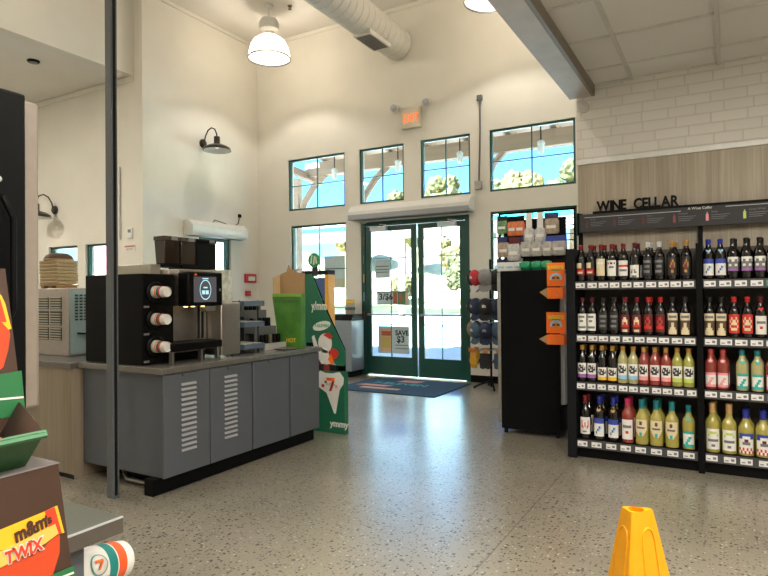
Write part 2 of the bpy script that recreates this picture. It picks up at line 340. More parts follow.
window(8, -10.33, -9.51, 1.1, 2.26, [], [], y=RY+.07)
window(9, -9.29, -8.50, 1.1, 2.26, [], [], y=RY+.07)

# entrance doors
d = struct_root('door_1', (-4.5, FY+.05, 0))
f = MB().box(-5.505, -5.43, FY+.01, FY+.12, 0, 2.63).box(-3.57, -3.495, FY+.01, FY+.12, 0, 2.63).box(-5.43, -3.57, FY+.01, FY+.12, 2.55, 2.63)
f.build('door_frame', GREEN, d, bevel=.004)
for (x0, x1, hx, hinge) in ((-5.425, -4.447, -4.50, -5.41), (-4.418, -3.575, -4.37, -3.6)):
    l = MB(); y0, y1 = FY+.03, FY+.075
    st = .10
    l.box(x0, x0+st, y0, y1, .012, 2.545).box(x1-st, x1, y0, y1, .012, 2.545).box(x0+st, x1-st, y0, y1, .012, .325).box(x0+st, x1-st, y0, y1, 2.46, 2.545)
    lf = l.build('door_leaf', GREEN, d, bevel=.003)
    MB().box(x0+st, x1-st, FY+.05, FY+.056, .325, 2.46).build('glass_pane', GLASS, lf)
    q = MB(); q.box((x0+x1)/2-.006, (x0+x1)/2+.006, FY+.04, FY+.066, .325, 2.46)
    for z in (2.0, 1.42, .87): q.box(x0+st, x1-st, FY+.041, FY+.065, z-.006, z+.006)
    q.build('glazing_bar', GREEN, lf)
    b = MB().box(x0+.05, x1-.05, FY-.03, FY-.005, 1.02, 1.05).box(x0+.05, x0+.08, FY-.03, y0, 1.015, 1.055).box(x1-.08, x1-.05, FY-.03, y0, 1.015, 1.055)
    b.build('push_bar', STEELD, lf, bevel=.004)
    hp = MB().tube([(hx, y1, 1.0), (hx, y1+.06, 1.02), (hx, y1+.06, 1.3), (hx, y1, 1.32)], .012); hp.build('pull_handle', STEELD, lf)
    cx = x0+.28 if x0 < -5 else x1-.3
    c = MB().box(cx-.16, cx+.16, FY-.03, FY+.03, 2.47, 2.53).tube([(cx, FY-.01, 2.53), (cx+.2, FY-.1, 2.55), (cx, FY+.02, 2.58)], .008); c.build('door_closer', WMETAL, lf, bevel=.004)

# ------------------------------------------------------------------ outside
CONC = mat('pale_concrete_paving', (.62, .58, .52), .8, var=.06, scale=5)
struct('ground_pavement', MB().box(-60, 40, 8.97, 60, -.2, -.05), CONC)
struct('ground_side', MB().box(-60, -12.3, -20, 8.97, -.2, -.05).box(-12.3, -8.01, RY+.17, 8.97, -.2, -.05), CONC)
HILL = mat('dry_grass_slope', (.70, .58, .30), .9, var=.35, scale=.35)
hb = MB(); NX, NY = 40, 14
hv = [(-75+150*i/NX, 38+45*j/NY, -.3+7.0*math.sin(min(1, j/NY*1.4)*PI/2)*(1+.25*math.sin(i*.7)+.12*math.sin(i*1.9+j))) for j in range(NY+1) for i in range(NX+1)]
hb.add(hv, [[j*(NX+1)+i, j*(NX+1)+i+1, (j+1)*(NX+1)+i+1, (j+1)*(NX+1)+i] for j in range(NY) for i in range(NX)])
struct('ground_hill', hb, HILL)
LEAF = [mat('yellow_green_foliage', (.10, .085, .022), .8, var=.4, scale=1.2), mat('olive_foliage', (.08, .07, .022), .8, var=.4, scale=1.4), mat('gold_foliage', (.125, .09, .026), .8, var=.4, scale=1.3)]
BARK = mat('grey_bark', (.16, .11, .07), .9, var=.2)
def tree(x, y, z, h, r, lm, label, seed):
    t = thing('tree', label, 'tree', (x, y, z), 'trees on the slope beyond the forecourt')
    g = random.Random(seed)
    MB().tube([(x, y, z-.3), (x+.1, y, z+h*.3), (x, y, z+h*.6)], [r*.12, r*.09, r*.05], 8).build('trunk', BARK, t)
    c = MB()
    c.blob((x, y, z+h*.62), r*.8, 3, .16, seed, sq=(1, 1, .9))
    for k in range(9):
        a = g.uniform(0, 2*PI); c.blob((x+math.cos(a)*r*.55, y+math.sin(a)*r*.55, z+h*(.62+g.uniform(-.22, .30))), r*g.uniform(.34, .52), 3, .2, seed+k)
    c.build('crown', LEAF[lm], t, smooth=False)
TREES = [(-25.4, 48, 3.5, 7.0, 1.7, 0, 'yellow green tree lower left in the transom right of the doors'), (-21.0, 47, 3.5, 9.3, 2.1, 0, 'tall yellow green tree seen through the transom right of the doors'),
         (-17.0, 49, 4, 7.3, 1.6, 1, 'olive tree lower than its yellow neighbours at left edge of large transom'), (-13.6, 46, 3.5, 9.0, 1.7, 2, 'gold leafed rounded tree at centre of the large transom window'),
         (-11.0, 50, 4, 8.0, 2.0, 1, 'broad olive tree right of the gold one in the large transom'), (-30, 47, 3.5, 6.2, 2.2, 2, 'gold bush on the slope seen through the left door leaf'),
         (-21.6, 40.5, 0.3, 2.3, 1.0, 0, 'bright green bush on the slope low in right door leaf'), (-17.0, 41, .5, 3.6, 1.2, 1, 'olive bush on the slope beside the cap rack edge'), (-19.6, 45.5, 2.2, 3.6, 1.1, 2, 'gold bush high on slope in the right door leaf')]
for i, t in enumerate(TREES): tree(*t, seed=30+i)
# forecourt canopy
fc = thing('forecourt_canopy', 'white flat forecourt canopy with a teal stripe beyond the parking', 'canopy', (-18, 32, 0))
FASC = mat('white_fascia', (.8, .8, .77), .5); TEAL = flat('teal_stripe_paint', (.02, .55, .50))
MB().box(-38, 10, 30, 36, 5.15, 6.1).build('roof_deck', FASC, fc)
MB().box(-38, 10, 29.97, 30, 5.15, 5.45).build('stripe', TEAL, fc)
COLU = mat('tan_column_render', (.36, .27, .2), .8)
for x in (-31, -17.2, -3): MB().box(x-.15, x+.15, 32, 32.3, -.05, 5.15).build('column', COLU, fc)
struct('trim_pavement_line', MB().box(-13.9, -12.9, 22.7, 23.2, -.05, -.035).box(-11, -8.6, 22.8, 23.4, -.05, -.035), flat('blue_line_paint', (.08, .28, .62)))
# patio porch outside the doors
PB = mat('pale_porch_timber', (.42, .28, .19), .75, var=.1, scale=4, stretch=(.2, 1, 4)); PBOARD = mat('porch_soffit_boards', (.50, .34, .24), .75, var=.08, scale=6, stretch=(6, .3, 1))
po = thing('timber_porch', 'pale timber porch roof with posts and diagonal braces outside the front', 'porch', (-5, 11, -.05))
y0 = FY+.22; zr0, zr1 = 4.75, 4.46
MB().prism([(-8.0, y0, zr0), (-8.0, 11.6, zr1), (3, 11.6, zr1), (3, y0, zr0)], (0, 0, .06)).build('soffit', PBOARD, po)
MB().box(-8.3, 3, 10.9, 11.1, 4.06, 4.36).build('beam', PB, po)
for k in range(13):
    x = -7.8+.85*k
    MB().prism([(x-.05, y0, zr0), (x+.05, y0, zr0), (x+.05, y0, zr0-.16), (x-.05, y0, zr0-.16)], (0, 11.75-y0, zr1-zr0)).build('rafter', PB, po)
for px in (-8.62, -7.0, -2.9+.0):
    if px > -3.5: continue
    MB().box(px-.09, px+.09, 10.92, 11.08, -.05, 4.06).build('post', PB, po)
    MB().tube([(px+.05, 11, 3.05), (px+.22, 11, 3.5), (px+.5, 11, 3.85), (px+.8, 11, 4.08)], .075, 8).build('brace', PB, po)
MB().tube([(-4.08, 11, 3.2), (-4.0, 11, 3.6), (-3.85, 11, 3.88), (-3.65, 11, 4.08)], .07, 8).build('brace', PB, po)
MB().box(-4.17, -4.02, 10.93, 11.07, -.05, 4.06).build('post', PB, po)
MB().prism([(-8.75, 9.0, 4.55), (-8.62, 9.0, 4.55), (-8.62, 9.0, 4.40), (-8.75, 9.0, 4.40)], (.5, 2.3, -.48)).build('outrigger', PB, po)
LAMPW = mat('frosted_lantern_glass', (.75, .74, .7), .3)
for i, (x, w) in enumerate(((-7.365, 'left transom window'), (-5.797, 'transom over the left door'), (-4.435, 'transom over the right door'), (-2.868, 'large right transom window'))):
    t = thing('lantern', f'small white lantern hanging from porch beam behind the {w}', 'lantern', (x, 10.72, 3.9), 'porch lanterns')
    MB().cyl((x, 10.72, 4.12), .012, .43).build('stem', CHAR, t); MB().lathe([(.03, 4.13), (.065, 4.10), (.065, 4.06)], (x, 10.72, 0)).build('cap', WMETAL, t)
    MB().lathe([(.055, 4.06), (.058, 3.98), (.05, 3.91), (.02, 3.89)], (x, 10.72, 0)).build('globe', LAMPW, t)
rs = thing('outdoor_sign', 'pink and white sign outside the right window of the recess', 'sign', (-21.5, 15, 0))
MB().box(-22.2, -20.9, 14.9, 15.0, 1.2, 3.7).build('panel', flat('faded_pink_print', (.75, .28, .30)), rs); MB().box(-21.6, -21.5, 15.0, 15.1, -.05, 1.2).build('post', WMETAL, rs)

# ------------------------------------------------------------------ ceiling fittings
PX = [(-6.53, 7.63, 'lit prismatic glass pendant in the front left corner'), (-2.70, 7.63, 'lit glass pendant cut by top edge of photo beside the beam'), (-6.53, 3.6, 'added unseen glass pendant high over the coffee counter'),
      (-2.70, 3.6, 'added unseen glass pendant high over the middle aisle'), (-6.53, -.3, 'added unseen glass pendant at the rear left'), (-2.70, -.3, 'added unseen glass pendant at the rear beside the beam')]  # all but the front pair hang out of view, added for their light
pr = None
for i, (x, y, lab) in enumerate(PX):
    if i == 0:
        pr = thing('pendant_lamp', lab, 'lamp', (x, y, CZ), 'glass pendant lamps')
        MB().cyl((x, y, CZ-.04), .07, .04).build('ceiling_plate', WMETAL, pr); MB().cyl((x, y, 5.95), .018, .24).build('rod', WMETAL, pr)
        MB().lathe([(.04, 5.99), (.13, 5.96), (.17, 5.88), (.16, 5.78), (.10, 5.74), (.10, 5.66)], (x, y, 0)).build('housing', WMETAL, pr)
        sh = MB().lathe([(.11, 5.66), (.19, 5.645), (.26, 5.59), (.31, 5.49), (.335, 5.39), (.345, 5.31)], (x, y, 0), n=40, caps=False).build('glass_shade', SHADE, pr)
        MB().lathe([(.343, 5.318), (.353, 5.318), (.353, 5.300), (.343, 5.300), (.343, 5.318)], (x, y, 0), n=40, caps=False).build('rim_band', CHAR, pr)
        MB().lathe([(.0, 5.628), (.025, 5.632), (.03, 5.65), (.03, 5.68)], (x, y, 0)).build('bulb', mat('lamp_bulb', (.9, .85, .75), .4, emit=(1, .85, .62), es=6), pr)
    else:
        c = copy_tree(pr); c.location = (x, y, CZ); c['label'] = lab
    light('pendant_light', 'POINT', (x, y, 5.56), PENDANT_W, (1, .91, .79), shadow_soft_size=.05)
DIFF = mat('fill_diffuser', (.8, .8, .78), .5, emit=(1, .95, .86), es=2.0)  # unseen glowing panels, added to fill the room and recess with light
for i, (x, y, z, w, lab) in enumerate(((.30, 2.37, 3.27, FILL_W, 'recessed light panel in the dropped ceiling right of the camera'), (.30, -.17, 3.27, FILL_W, 'recessed light panel behind the camera by the beam'), (1.63, 1.1, 3.27, FILL_W, 'recessed light panel in the dropped ceiling farther right'),
                                       (-10.0, 2.0, 4.86, RECESS_FILL_W, 'recessed light panel in the recess ceiling'))):
    t = thing('ceiling_light', lab, 'light', (x, y, z), 'recessed ceiling lights')
    MB().box(x-.32, x+.32, y-.3, y-.28, z-.012, z-.001).box(x-.32, x+.32, y+.28, y+.3, z-.012, z-.001).box(x-.32, x-.30, y-.28, y+.28, z-.012, z-.001).box(x+.30, x+.32, y-.28, y+.28, z-.012, z-.001).build('frame', TBAR, t)
    MB().box(x-.30, x+.30, y-.28, y+.28, z-.008, z-.001).build('diffuser', DIFF, t)
    light('fill_light', 'AREA', (x, y, z-.02), w, (1, .93, .82), shape='RECTANGLE', size=.6, size_y=.56)
# spiral duct
dt = thing('ventilation_duct', 'white spiral ventilation duct ending at the front wall above doors', 'duct', (-4.72, 8, 5.55))
DUCT = mat('white_duct_paint', (.66, .64, .58), .5)
pf = []
for k in range(0, 56):
    y = FY-.10-k*.16; pf += [(.262, -y), (.262, -(y-.145)), (.254, -(y-.15)), (.254, -(y-.155))]
MB().lathe([(.0, -FY+.02), (.24, -FY+.02), (.262, -FY+.06)]+pf, (-4.72, 0, 5.55), (0, -1, 0), 32).build('tube', DUCT, dt)
gx, gy = -4.62, 8.0
MB().box(-4.83, -4.53, 7.55, 8.18, 5.255, 5.33).build('grille_frame', DUCT, dt, bevel=.004)
g = MB().box(-4.80, -4.56, 7.60, 8.13, 5.25, 5.256)
gr = g.build('grille', flat('dark_grille', (.06, .06, .055)), dt)
g = MB()
for k in range(12): g.box(-4.80, -4.56, 7.61+k*.045, 7.622+k*.045, 5.244, 5.25)
g.build('blade', STEELD, gr)
for i, (y, z) in enumerate(((2.5, 5.95), (6.2, 5.95))):
    MB().box(-4.735, -4.705, y-.02, y+.02, 5.80, CZ).build('hanger', DUCT, dt)
t = thing('sprinkler', 'small brass sprinkler head on ceiling beside the corner pendant', 'sprinkler', (-6.25, 7.83, CZ))
MB().lathe([(.04, 0), (.035, -.015), (.012, -.02), (.012, -.05), (.03, -.055), (.03, -.06)], (-6.25, 7.83, CZ)).build('head', flat('dark_brass', (.12, .08, .04)), t)
t = thing('ceiling_spotlight', 'black round spotlight on the white ceiling of the recess', 'light', (-8.78, 5.03, 4.86))
MB().lathe([(.085, 0), (.085, -.012), (.07, -.03)], (-8.78, 5.03, 4.86)).build('ring', BLACKM, t); MB().lathe([(.06, -.03), (.05, -.036)], (-8.78, 5.03, 4.86)).build('lens', P_G, t)

# sconces
SCO = flat('bronze_black_enamel', (.03, .024, .02), .28); SCI = flat('white_enamel', (.75, .74, .7), .3)
def sconce(o, out, label):
    o, out = Vector(o), Vector(out)
    t = thing('gooseneck_sconce', label, 'lamp', tuple(o), 'gooseneck wall lamps')
    MB().lathe([(.075, 0), (.075, .025), (.05, .05), (.0, .055)], o, out, 24).build('wall_plate', SCO, t)
    z = Vector((0, 0, 1)); e = o+out*.34
    path = [o+out*.04, o+out*.07+z*.12, o+out*.13+z*.21, o+out*.21+z*.245, o+out*.29+z*.21, o+out*.335+z*.12, e+z*.05]
    MB().tube(path, .012).build('arm', SCO, t)
    c = e+z*.0
    MB().lathe([(.03, .08), (.052, .07), (.052, -.06), (.06, -.07)], c).build('socket', SCO, t)
    MB().lathe([(.06, -.06), (.15, -.085), (.215, -.125), (.232, -.165), (.235, -.165), (.222, -.12), (.153, -.078), (.06, -.05)], c, n=36, caps=False).build('shade', SCO, t)
    MB().lathe([(.0, -.075), (.06, -.078), (.146, -.095), (.208, -.132), (.224, -.163)], c, n=36, caps=False).build('reflector', SCI, t)
    MB().lathe([(.02, -.08), (.035, -.11), (.0, -.14)], c).build('bulb', mat('sconce_bulb', (.9, .9, .85), .4, emit=(.75, .85, 1), es=.8), t)
    light('sconce_light', 'SPOT', tuple(c-z*.15), SCONCE_W, (1, .86, .68), spot_size=math.radians(150), spot_blend=.6, shadow_soft_size=.06)
sconce((LX, 7.40, 4.02), (1, 0, 0), 'black gooseneck sconce on the cream left wall')
sconce((-10.12, RY, 2.90), (0, -1, 0), 'black gooseneck sconce deep in the recess behind the black tower')

# ------------------------------------------------------------------ things on the front wall
t = thing('exit_sign', 'white EXIT sign with orange letters over the doors', 'sign', (-4.48, FY, 4.28))
MB().box(-4.66, -4.30, FY-.06, FY, 4.12, 4.45).build('housing', flat('ivory_plastic', (.62, .57, .45)), t, bevel=.01)
MB().text('EXIT', (-4.48, FY-.061, 4.215), (1, 0, 0), (0, 0, 1), .205, .003, fat=.0, align='CENTER', xs=.68).build('lettering', mat('exit_letters_orange', (.9, .12, .02), .4, emit=(1, .15, .008), es=1.15), t)
for x, s in ((-4.76, 'left'), (-4.17, 'right')):
    q = thing('emergency_light', f'small white emergency lamp head at {s} of the exit sign', 'light', (x, FY, 4.5), 'emergency lamp heads')
    MB().lathe([(.03, 0), (.03, .05)], (x, FY, 4.50), (0, -1, 0)).build('bracket', WHITE, q)
    MB().lathe([(.045, 0), (.07, .02), (.075, .09), (.068, .10)], (x, FY-.05, 4.50), (.1, -1, -.35)).build('lamp_head', WHITE, q)
    MB().lathe([(.06, 0), (.0, .012)], (x+.01, FY-.145, 4.468), (.1, -1, -.35)).build('lens', P_V, q)
t = thing('conduit', 'grey conduit running down beside large transom to a junction box', 'conduit', (-3.3, FY, 3.0))
MB().tube([(-3.29, FY-.03, 4.40), (-3.29, FY-.03, 3.9), (-3.30, FY-.03, 3.5), (-3.315, FY-.03, 3.12)], .014).build('pipe', POSTM, t)
MB().box(-3.33, -3.25, FY-.06, FY, 4.38, 4.46).build('bracket', POSTM, t, bevel=.004); MB().box(-3.38, -3.27, FY-.06, FY, 3.0, 3.13).build('junction_box', STEELD, t, bevel=.006)
t = thing('air_curtain', 'long white air curtain mounted above the entrance doors', 'air curtain', (-4.5, FY, 2.7))
MB().prism([(-5.62, FY, 2.90), (-5.62, FY-.14, 2.90), (-5.62, FY-.24, 2.80), (-5.62, FY-.24, 2.72), (-5.62, FY-.20, 2.69), (-5.62, FY, 2.66)], (2.22, 0, 0)).build('casing', WMETAL, t, bevel=.01)
MB().box(-5.615, -3.405, FY-.246, FY-.02, 2.652, 2.742).build('lower_housing', flat('air_curtain_grey', (.30, .32, .33), .35), t, bevel=.008); MB().box(-5.55, -3.47, FY-.2, FY-.08, 2.645, 2.652).build('outlet', P_G, t)
MB().tube([(-5.3, FY-.02, 2.66), (-5.35, FY-.05, 2.62), (-5.48, FY-.03, 2.60), (-5.56, FY-.01, 2.68)], .008).build('cable', WHITE, t)
t = thing('air_curtain', 'short white air curtain above the side window on left wall', 'air curtain', (LX, 7.63, 2.4))
MB().prism([(LX, 6.97, 2.66), (LX+.12, 6.97, 2.66), (LX+.21, 6.97, 2.58), (LX+.21, 6.97, 2.46), (LX+.18, 6.97, 2.40), (LX, 6.97, 2.40)], (0, 1.32, 0)).build('casing', WMETAL, t, bevel=.012)
MB().box(LX+.03, LX+.17, 7.03, 8.23, 2.395, 2.402).build('outlet', P_G, t)
MB().tube([(LX+.01, 7.6, 2.66), (LX+.02, 7.65, 2.72), (LX+.02, 7.8, 2.70), (LX+.02, 8.0, 2.66), (LX+.01, 8.15, 2.66), (LX+.01, 8.25, 2.72), (LX+.01, 8.28, 2.85)], .007).build('cable', BLACK, t)
MB().box(LX, LX+.03, 8.25, 8.31, 2.83, 2.89).build('plug', BLACK, t)
for z0, z1, y0, y1, lab in ((1.62, 1.79, 8.40, 8.69, 'red fire alarm box with white panel on left wall'), (1.38, 1.47, 8.42, 8.54, 'small red box below the fire alarm on left wall')):
    t = thing('alarm_box', lab, 'alarm', (LX, (y0+y1)/2, z0))
    MB().box(LX, LX+.05, y0, y1, z0, z1).build('housing', flat('alarm_red', (.45, .02, .03)), t, bevel=.008)
    if z1-z0 > .1: MB().box(LX+.05, LX+.054, y0+.06, y1-.05, z0+.04, z1-.05).build('panel', flat('pale_mint', (.5, .62, .55)), t)
t = thing('thermostat', 'white thermostat on the recess wall right of the grey post', 'thermostat', (-8.1, RY, 2.3))
MB().box(-8.18, -8.07, RY-.03, RY, 2.30, 2.47).build('housing', WHITE, t, bevel=.008); MB().box(-8.16, -8.09, RY-.034, RY-.03, 2.39, 2.44).build('display', P_G, t)
t = thing('wall_sign', 'narrow white notice with red band on recess wall under the thermostat', 'sign', (-8.15, RY, 2.1))
MB().box(-8.28, -8.02, RY-.008, RY, 2.10, 2.20).build('board', P_W, t); MB().box(-8.27, -8.03, RY-.010, RY-.008, 2.165, 2.19).build('band', flat('faded_red', (.5, .15, .12)), t)
MB().text('NOTICE', (-8.15, RY-.0085, 2.115), (1, 0, 0), (0, 0, 1), .045, .001, align='CENTER').build('lettering', P_G, t)
t = thing('wall_conduit', 'thin white vertical conduit on recess wall behind the grey post', 'conduit', (-8.35, RY, 2.5))
MB().cyl((-8.38, RY-.02, 2.3), .02, 1.15).build('pipe', WHITE, t)

# posters on the doors and window
PAPER = mat('backlit_tint_paper', (.46, .60, .63), .7)  # opaque sheet, blue-grey of its shaded backlit side put into the colour
def poster(name, x0, x1, z0, z1, y, label, cols, txts):
    t = thing(name, label, 'poster', ((x0+x1)/2, y, z0), 'posters on the entrance glass')
    MB().box(x0, x1, y-.004, y, z0, z1).build('sheet', PAPER, t)
    for n_, (a, b, c, e, m) in enumerate(cols): MB().box(x0+a*(x1-x0), x0+b*(x1-x0), y-.0055-.001*n_, y-.004, z0+c*(z1-z0), z0+e*(z1-z0)).build('printed_picture', m, t)
    for (s, a, c, size) in txts: MB().text(s, (x0+a*(x1-x0), y-.0048, z0+c*(z1-z0)), (1, 0, 0), (0, 0, 1), size, .001, fat=.004).build('lettering', P_K, t)
PO1 = flat('poster_olive', (.50, .40, .10)); PO2 = flat('poster_red', (.40, .10, .05)); PO3 = flat('poster_green', (.05, .22, .08)); PO4 = flat('poster_orange', (.62, .42, .28))
yd = FY+.049
poster('door_poster', -5.25, -4.955, 1.66, 1.97, yd, 'plain blue grey sheet highest on the left door leaf', [(0.08, .92, .62, .68, P_G), (.08, .92, .45, .5, P_G), (.08, .92, .3, .35, P_G)], [])
poster('door_poster', -5.22, -4.60, 1.20, 1.44, yd, 'wide poster with 3/$6 offer in the middle of left door', [(.52, .64, .12, .88, PO2), (.66, .97, .05, .95, PO3), (.90, .97, .05, .95, PO4), (.7, .8, .2, .8, PO2)], [('3/$6', .07, .38, .15)])
poster('door_poster', -5.20, -4.60, .38, .84, yd, 'SAVE $3 poster low on the left door leaf', [(.08, .45, .08, .92, PO4), (.12, .40, .2, .6, PO1), (.12, .42, .65, .82, PO2), (.56, .95, .30, .33, P_G), (.56, .95, .18, .21, P_G)], [('SAVE', .56, .68, .115), ('$3', .60, .42, .15)])
poster('window_poster', -6.32, -5.87, 1.50, 2.08, FY+.055, 'translucent blue grey poster taped in window left of doors', [(.0, 1, .05, .3, flat('poster_sand', (.48, .50, .38)))], [])
q = MB(); 
for k, m in enumerate((0, 1, 2, 3, 0)): q.box(-5.46, -5.45, FY+.002, FY+.012, .95+k*.32, 1.1+k*.32, m)
tag(q.build('height_strip', [P_R, P_L, P_Y, flat('strip_green', (.05, .3, .15))]), 'coloured height strip on the left jamb of entrance door frame', 'strip')

# ------------------------------------------------------------------ mat
t = thing('door_mat', 'navy door mat with logo stripes in front of the entrance', 'mat', (-4.2, 7.9, 0))
MB().box(-5.05, -3.40, 7.25, 8.57, .0005, .012).build('pile', mat('navy_carpet', (.025, .07, .13), .9, var=.2, scale=150, bump=.5), t, bevel=.004)
MB().prism([(-4.75, 7.50, .012), (-4.10, 7.50, .012), (-4.10, 7.62, .012), (-4.75, 7.62, .012)], (0, 0, .0012)).build('printed_stripe', flat('mat_peach', (.60, .40, .25), .8), t)
MB().prism([(-4.95, 7.72, .012), (-4.45, 7.72, .012), (-4.35, 7.86, .012), (-4.85, 7.86, .012)], (0, 0, .0012)).build('printed_stripe', flat('mat_rose', (.55, .28, .27), .8), t)
MB().prism([(-4.5, 8.22, .012), (-4.15, 8.22, .012), (-4.10, 8.42, .012), (-4.45, 8.42, .012)], (0, 0, .0012)).build('printed_stripe', flat('mat_rose', (.55, .28, .27), .8), t)
MB().text('7-ELEVEN', (-4.80, 7.96, .012), (1, 0, 0), (0, 1, 0), .22, .0012, fat=.004, align='LEFT').build('lettering', flat('mat_teal', (.08, .42, .40), .8), t)

# ------------------------------------------------------------------ wine shelves
GY0, GY1 = 5.18, 5.60
SH = [1.487, 1.045, .645, .162]
STRIP = flat('shelf_channel_grey', (.05, .05, .055)); TAG = flat('price_tag_white', (.74, .74, .74)); TAGG = flat('price_tag_green', (.05, .35, .15))
def bay(x0, x1, label, tags):
    t = thing('wine_shelf_unit', label, 'shelf', ((x0+x1)/2, GY0, 0), 'wine shelf bays')
    MB().box(x0, x1, GY1-.02, GY1-.005, .03, 1.75).build('back_panel', mat('slatted_back', (.06, .055, .045), .7), t)
    for k, z in enumerate(SH):
        s = MB().box(x0+.002, x1-.002, GY0+.012, GY1-.02, z-.03, z).build('shelf', BLACKM, t)
        c = MB().box(x0+.002, x1-.002, GY0, GY0+.012, z-.072, z-.003).build('price_channel', STRIP, s)
        for (xa, w, green) in tags[k]:
            MB().box(xa, xa+w, GY0-.003, GY0, z-.058, z-.016).build('price_tag', TAGG if green else TAG, s)
            q = MB().box(xa+.008, xa+w*.4, GY0-.0036, GY0-.003, z-.048, z-.040).box(xa+w*.6, xa+w-.010, GY0-.0036, GY0-.003, z-.046, z-.028); q.build('tag_print', P_G, s)
    MB().box(x0+.002, x1-.002, GY0+.05, GY1-.02, .0, .09).build('plinth', BLACKM, t)
    return t
def tags(x0, x1, n, seed, green=-1):
    g = random.Random(seed); out = []; st = (x1-x0)/n
    for i in range(n): out.append((x0+st*i+g.uniform(.004, .012), min(st-.018, .078), i == green))
    return out
bl = bay(-1.11, -.206, 'left black wine shelf bay holding four rows of bottles', [tags(-1.11, -.206, 10, 1), tags(-1.11, -.206, 10, 2), tags(-1.11, -.206, 11, 3), tags(-1.11, -.206, 8, 4)])
br = bay(-.159, .745, 'right black wine shelf bay cut by the photo edge', [tags(-.159, .745, 9, 5, 4), tags(-.159, .745, 9, 6), tags(-.159, .745, 9, 7), tags(-.159, .745, 8, 8)])
MB().box(-1.185, -1.112, GY0-.01, GY1, 0, 1.762).build('end_panel', CHAR, bl, bevel=.004)
MB().box(-.204, -.161, GY0-.01, GY1-.06, 0, 1.762).build('upright', BLACKM, bl); MB().box(-.20, -.165, GY1-.06, GY1-.02, 0, 1.95).build('rear_post', BLACKM, bl)
MB().box(-1.155, -1.12, GY1-.05, GY1-.02, 1.70, 2.1).build('rear_post', BLACKM, bl)
MB().box(.747, .79, GY0-.01, GY1, 0, 1.762).build('upright', BLACKM, br)

# bottles -----------------------------------------------------------
def glassy(n, c, trans=.0, r=.08): return mat(n, c, r, var=.03, trans=trans, coat=.3)
G_DARK = glassy('dark_wine_glass', (.004, .003, .003)); G_YEL = glassy('white_wine_glass', (.66, .58, .14), .5); G_PALE = glassy('pale_wine_glass', (.70, .66, .32), .5); G_ROSE = glassy('rose_wine_glass', (.40, .07, .05), .4); G_LIME = glassy('yellow_green_wine_glass', (.60, .60, .14), .5)
C_RED = flat('red_capsule', (.15, .008, .012), .3); C_BRED = flat('bright_red_capsule', (.42, .015, .012), .3); C_MAR = flat('maroon_capsule', (.08, .006, .014), .3); C_SIL = P_V; C_GOLD = P_D; C_BLU = flat('blue_capsule', (.015, .025, .26), .3); C_BLK = flat('black_capsule', (.008, .008, .009), .35); C_TEAL = flat('teal_capsule', (.01, .17, .19), .3); C_PNK = flat('pink_capsule', (.48, .02, .10), .3); C_CORK = flat('cork_capsule', (.50, .30, .12), .5); C_COR = flat('coral_capsule', (.42, .05, .05), .3)
SWIRL = ['wwwwwwwwww', 'wwkkkwkwww', 'wkwgkkkwkw', 'wkkkwgkkkw', 'wwgkkkkwww', 'wwwwwwwwww']
